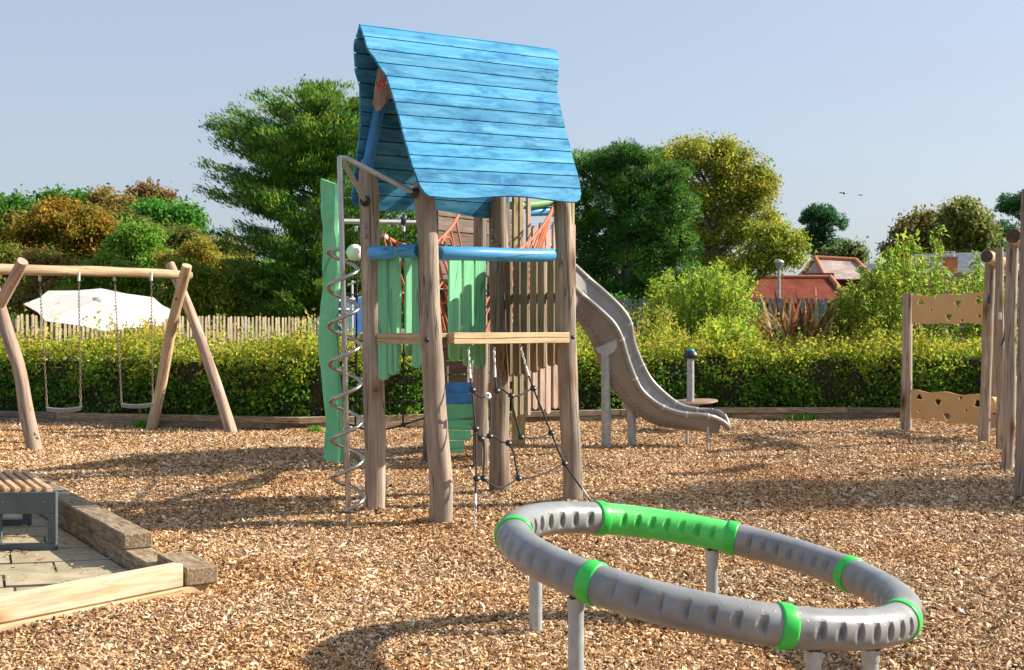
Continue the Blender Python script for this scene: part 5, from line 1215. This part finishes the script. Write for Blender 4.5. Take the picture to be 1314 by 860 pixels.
for lab, Y, px, tt, blobs, cols, n in (
    ('far brownish bare-topped tree above the barn roof', 85, 1178, 330, [(1178, 300, 28, 20), (1165, 325, 24, 26), (1195, 325, 22, 30), (1185, 285, 14, 8)], [(.13, .10, .05), (.10, .085, .04), (.08, .085, .035)], 9000),
    ('far tall dome-shaped olive tree above the orange chimney', 82, 1234, 330, [(1234, 290, 28, 26), (1222, 310, 24, 26), (1250, 312, 26, 28), (1234, 345, 36, 30)], [(.085, .10, .035), (.065, .085, .03), (.11, .115, .04)], 15000),
    ('far dark blue-green tree right of the dome-shaped tree', 84, 1262, 340, [(1265, 325, 20, 24), (1258, 350, 26, 20)], [(.022, .06, .038), (.03, .075, .04)], 7000),
    ('far dark tree peeping over the barn behind the climbing logs', 95, 1288, 320, [(1288, 300, 16, 10), (1280, 312, 16, 10), (1298, 316, 18, 14), (1300, 340, 28, 18)], [(.025, .06, .045), (.03, .07, .05)], 5000),
    ('small far rounded tree right of the lone pine', 88, 1083, 335, [(1080, 332, 20, 9), (1092, 330, 10, 12), (1070, 336, 12, 7)], [(.035, .075, .03), (.10, .10, .05)], 4000)):
    tree('distant_tree', lab, 'tree', Y, px, tt, .35, blobs, cols, n, .42, 'far trees on the skyline to the right', per=22, spread=.34)
pompom('pine_tree', 'dark pine cut by the right edge of the picture above the logs', 72, 1330, 262, .3, [(1300, 258, 16, 9), (1312, 270, 18, 9), (1292, 268, 12, 5), (1330, 255, 20, 10)], [(.014, .055, .032), (.02, .07, .038)], 70, .45, 80, .22)

# left skyline and middle distance
GREEN = [(.035, .10, .022), (.05, .13, .025), (.025, .08, .02)]
for lab, Y, px, tt, blobs, cols, n, ls in (
    ('far dark green tree at the left edge of the picture', 82, 5, 300, [(0, 275, 40, 26), (25, 285, 26, 24), (-30, 290, 30, 40)], GREEN, 9000, .4),
    ('far broad green tree rising behind the orange bush', 86, 82, 300, [(70, 268, 30, 18), (98, 272, 28, 20), (45, 285, 24, 18)], GREEN, 10000, .42),
    ('far brown thin-leaved tree on the left skyline', 80, 140, 310, [(135, 268, 22, 18), (155, 280, 26, 24), (130, 295, 30, 24)], [(.16, .105, .045), (.12, .085, .035), (.10, .10, .035)], 8000, .38),
    ('far reddish brown tree highest on the left skyline', 84, 190, 300, [(188, 258, 22, 13), (175, 272, 16, 14), (200, 275, 16, 16)], [(.13, .07, .045), (.10, .06, .04), (.12, .085, .045)], 6500, .38),
    ('far mid-green tree between the brown trees and the cypress', 76, 215, 320, [(205, 285, 34, 20), (230, 300, 32, 26), (185, 300, 22, 22), (240, 280, 14, 14)], [(.04, .14, .025), (.055, .165, .03), (.03, .10, .022)], 12000, .36)):
    tree('distant_tree', lab, 'tree', Y, px, tt, .3, blobs, cols, n, ls, 'far trees on the skyline to the left', per=22, spread=.32)
for lab, Y, px, blobs, cols, n in (
    ('muted olive tree behind the left end of the swing beam', 58, 8, [(-10, 315, 34, 26), (18, 300, 26, 18), (35, 330, 40, 24), (-30, 340, 36, 30)], [(.06, .09, .024), (.08, .10, .026), (.10, .085, .03)], 9000),
    ('muted green and rust tree between the bright bush and the cypress', 56, 262, [(225, 320, 28, 20), (255, 322, 26, 18), (285, 330, 28, 20), (240, 345, 34, 20), (300, 350, 30, 22)], [(.065, .095, .024), (.05, .08, .02), (.11, .085, .03)], 9000),
    ('soft green tree standing behind the autumn tree', 64, 130, [(110, 288, 26, 16), (140, 300, 28, 18), (165, 295, 22, 16), (60, 290, 26, 14), (190, 310, 26, 18)], [(.055, .085, .024), (.07, .095, .026), (.09, .08, .03)], 9000)):
    tree('distant_tree', lab, 'tree', Y, px, 340, .2, blobs, cols, n, .3, None, per=22, spread=.24)
tree('autumn_tree', 'rounded orange-brown autumn tree left of the bright green bush', 'tree', 50, 82, 330, .22, [(80, 285, 42, 24), (45, 305, 34, 26), (110, 300, 34, 28), (75, 325, 46, 30), (30, 335, 30, 30), (130, 330, 24, 26)], [(.19, .095, .018), (.16, .095, .02), (.11, .10, .022), (.21, .13, .024), (.075, .085, .02), (.09, .10, .022)], 19000, .22, per=22, spread=.17)
tree('bright_bush', 'bright green dome-shaped bush between the autumn tree and the cypress', 'bush', 47, 178, 350, .15, [(165, 308, 26, 20), (185, 320, 32, 28), (200, 345, 30, 30), (160, 340, 30, 26)], [(.075, .165, .026), (.06, .13, .022), (.10, .19, .035), (.09, .14, .03)], 14000, .17, per=22, spread=.13)
for i, (lab, Y, px, blobs, cols, n) in enumerate((
    ('brownish shrub at the left edge above the swing beam', 40, 10, [(0, 345, 34, 30), (40, 355, 34, 28), (15, 380, 45, 30)], [(.09, .12, .022), (.13, .10, .04), (.07, .11, .02)], 11000),
    ('reddish twiggy shrub below the autumn tree', 38, 60, [(52, 338, 26, 18), (80, 360, 30, 26), (100, 385, 36, 26), (45, 390, 40, 22)], [(.13, .085, .045), (.09, .10, .025), (.16, .09, .05), (.06, .10, .02)], 11000),
    ('mixed green shrub above the white parasol', 37, 130, [(125, 355, 34, 24), (160, 370, 38, 28), (115, 385, 40, 24), (190, 395, 40, 20)], [(.07, .13, .02), (.10, .15, .025), (.05, .10, .018)], 13000),
    ('yellow-brown feathery shrub left of the cypress', 44, 250, [(248, 328, 28, 16), (270, 345, 30, 22), (235, 350, 30, 20)], [(.20, .145, .03), (.15, .13, .03), (.10, .12, .025)], 9000),
    ('olive shrub behind the right end of the swing beam', 36, 250, [(250, 365, 34, 28), (225, 385, 30, 24), (272, 390, 30, 22)], [(.095, .125, .022), (.13, .15, .03), (.065, .10, .02)], 12000),
    ('grey-green bushy shrub above the sunlit paling fence', 36.5, 305, [(305, 375, 32, 26), (322, 362, 14, 18), (290, 392, 36, 20), (330, 395, 20, 18)], [(.085, .125, .03), (.11, .15, .04), (.06, .095, .025)], 11000),
    ('small upright blue-green columnar shrub above the paling fence', 37, 357, [(357, 360, 11, 18), (358, 385, 15, 22), (357, 400, 16, 14)], [(.055, .15, .045), (.075, .18, .05), (.13, .20, .04)], 6500),
    ('dark low shrub under the cypress beside the green plank', 38, 400, [(395, 395, 32, 20), (430, 390, 36, 24), (470, 395, 40, 26), (520, 390, 40, 26)], [(.05, .08, .02), (.07, .10, .022), (.035, .06, .018)], 9000),
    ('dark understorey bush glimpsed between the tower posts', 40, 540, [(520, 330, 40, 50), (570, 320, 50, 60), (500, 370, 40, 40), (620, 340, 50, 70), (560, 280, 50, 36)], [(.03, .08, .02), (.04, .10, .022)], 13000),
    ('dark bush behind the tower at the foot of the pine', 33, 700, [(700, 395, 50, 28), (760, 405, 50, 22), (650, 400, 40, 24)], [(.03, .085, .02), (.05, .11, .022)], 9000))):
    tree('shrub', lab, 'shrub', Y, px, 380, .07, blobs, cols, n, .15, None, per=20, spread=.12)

# tall upright-stemmed shrubs behind the hedge on the right
def stem_shrub(label, Y, x0, x1, prof, nst, cols, ls, spread=.05, group=None, per=3, base_py=455, dep=1.0, lean=.12):
    b = at((x0 + x1) / 2, 420, Y); root = thing('tall_shrub', label, 'shrub', (b.x, b.y, -.12), group); mb = MB(); CL = []; OUT = []; r_ = random.Random(int(x0))
    for k in range(nst):
        px = r_.uniform(x0, x1); Yk = Y + r_.uniform(-dep, dep); tp = at(px + r_.gauss(0, 6), ip(prof, px) + abs(r_.gauss(0, 22)) - 4, Yk); bs = at(px + r_.gauss(0, 10), base_py, Yk); bs.z = 0
        mid = lerp(bs, tp, .55) + Vector((r_.gauss(0, lean), r_.gauss(0, lean), 0)); pth = smooth_path([bs, mid, tp], 14)
        mb.tube(pth[::2], [lerp(.014, .004, i / 7) for i in range(8)], 4, caps=False)
        L = (tp - bs).length; n = int(L / .045)
        for j in range(n):
            t = .25 + .75 * j / n; q = pth[min(14, int(t * 14))]; CL.append(lerp(q, pth[min(14, int(t * 14) + 1)], t * 14 % 1)); OUT.append(Vector((r_.gauss(0, .8), r_.gauss(0, .8), .7)))
    mb.build('stems', M['bark'], root)
    g = grow(np.array([tuple(p) for p in CL]), np.array([tuple(p) for p in OUT]), per, spread, ls, cols, .28, .3)
    leaf_object('foliage', *g, M['leaf'], root, width=.30)
stem_shrub('tall feathery yellow-green shrub between the slide and the sword plant', 26.5, 835, 968, [(830, 400), (845, 350), (870, 345), (895, 350), (918, 335), (940, 350), (955, 345), (970, 385)], 120, [(.17, .24, .03), (.13, .20, .028), (.21, .27, .035), (.10, .16, .025)], .12, .05, per=2)
stem_shrub('low yellow-green growth in front of the pine beside the slide', 25, 720, 860, [(720, 410), (780, 408), (820, 395), (860, 385)], 90, [(.16, .20, .03), (.20, .23, .035), (.10, .15, .025), (.22, .17, .05)], .09, .06)
stem_shrub('tall leafy shrub with upright shoots behind the tan panel', 24.6, 1095, 1262, [(1095, 350), (1130, 330), (1150, 305), (1172, 298), (1190, 312), (1200, 278), (1210, 345), (1232, 350), (1244, 318), (1254, 330), (1262, 340)], 52, [(.13, .21, .03), (.10, .17, .026), (.16, .23, .035), (.19, .21, .04), (.07, .12, .02)], .135, .055, per=2)
stem_shrub('mixed lower shrub left of the tan panel', 25.5, 1060, 1150, [(1060, 405), (1090, 365), (1120, 340), (1150, 345)], 80, [(.09, .15, .025), (.13, .18, .03), (.16, .16, .04)], .11, .07)
stem_shrub('shrub seen between the climbing logs at the right edge', 25, 1262, 1330, [(1262, 345), (1290, 370), (1330, 360)], 70, [(.12, .19, .03), (.09, .15, .025)], .12, .07)
stem_shrub('yellow-flowering low growth in front of the sword plant', 24, 985, 1160, [(985, 446), (1075, 446), (1090, 428), (1120, 405), (1160, 410)], 130, [(.14, .19, .03), (.09, .14, .025), (.33, .24, .03), (.18, .20, .03)], .08, .05)
stem_shrub('sunlit yellow grass-like clump right of the feathery shrub', 24.2, 905, 968, [(905, 415), (935, 408), (955, 412), (968, 425)], 90, [(.26, .28, .04), (.20, .27, .03), (.12, .22, .03)], .12, .04)
stem_shrub('orange and yellow flowering growth on the hedge below the parasol', 23.2, 168, 218, [(168, 418), (185, 410), (200, 415), (218, 425)], 45, [(.42, .26, .03), (.36, .16, .03), (.25, .24, .04)], .08, .04)

# red-bronze sword-leaved plant
ph = thing('sword_plant', 'clump of bronze and green sword-shaped leaves in front of the grey paling fence', 'plant', tuple(Vector((at(1028, 420, 24.8).x, 24.8, 0))))
swc = [('bronze_leaf', (.34, .12, .05)), ('olive_leaf', (.26, .20, .045)), ('tan_leaf', (.50, .36, .20)), ('dark_leaf', (.12, .08, .05))]
def swordmat(nm, c):
    m, n, l, b = newmat(nm); tc = n.new('ShaderNodeTexCoord'); t = n.new('ShaderNodeTexNoise'); t.inputs['Scale'].default_value = 6; l.new(tc.outputs['Object'], t.inputs['Vector'])
    rp = ramp(n, [(.3, tuple(x * .7 for x in c)), (.7, tuple(min(1, x * 1.3) for x in c))]); l.new(t.outputs['Fac'], rp.inputs[0]); l.new(rp.outputs[0], b.inputs['Base Color']); b.inputs['Roughness'].default_value = .5; b.inputs['Specular IOR Level'].default_value = .2
    tr = n.new('ShaderNodeBsdfTranslucent'); l.new(rp.outputs[0], tr.inputs['Color']); mx = n.new('ShaderNodeMixShader'); mx.inputs[0].default_value = .45; l.new(b.outputs[0], mx.inputs[1]); l.new(tr.outputs[0], mx.inputs[2]); l.new(mx.outputs[0], n['Material Output'].inputs['Surface'])
    return m
for nm, c in swc: M[nm] = swordmat(nm, c)
r_ = random.Random(9)
for k in range(125):
    px = r_.uniform(988, 1070); bs = Vector((at(px, 420, 24.8).x, 24.8 + r_.uniform(-.35, .35), r_.uniform(.85, 1.05))); le = (px - 1028) / 30 * .32 + r_.gauss(0, .30); L = r_.uniform(.8, 1.5) ; dirv = Vector((le, r_.gauss(0, .3), 1)).normalized()
    mid = bs + dirv * L * .6; tip = bs + dirv * L + Vector((le * .35, 0, -abs(le) * .35)); w = r_.uniform(.032, .055); p = smooth_path([bs, mid, tip], 5); sv = Vector((.9, r_.uniform(-.6, .6), 0)).normalized(); vs = []
    for i, q in enumerate(p):
        ww = w * (1 - (i / 5) ** 2.5) + .002; vs += [q - sv * ww, q + Vector((0, .012, 0)), q + sv * ww]
    fs = [(i * 3 + j, i * 3 + j + 1, i * 3 + j + 4, i * 3 + j + 3) for i in range(5) for j in range(2)]
    MB().add(vs, fs).build('leaf', M[r_.choice(('bronze_leaf', 'bronze_leaf', 'olive_leaf', 'olive_leaf', 'tan_leaf', 'dark_leaf'))], ph)

# far woodland closing the view, and the tree outside the frame whose shade falls on the chips at right
nb = 2600; aa = rng.uniform(-.62, .62, nb); dd = rng.uniform(118, 140, nb); cl = np.stack([np.sin(aa) * dd, np.cos(aa) * dd, rng.uniform(.3, 1, nb) ** .7 * (5.2 + 1.6 * np.sin(aa * 23) + 1.0 * np.sin(aa * 57))], 1)
fw = leaf_object('far_wood', *grow(cl, np.tile([0, -.5, .5], (nb, 1)), 12, .8, .9, GREEN + [(.06, .10, .03)], .3), M['leaf']); tag(fw, 'band of distant green woodland low on the horizon', 'woodland', kind='stuff')
tree('shade_tree', 'broadleaf tree just outside the right edge shading the chips', 'tree', 13.6, 1860, 150, .16, [(1830, 120, 130, 90), (1960, 100, 130, 100), (1900, 190, 150, 70), (1800, 30, 90, 60), (1940, 0, 110, 70)], GREEN, 16000, .13, per=26, spread=.22)
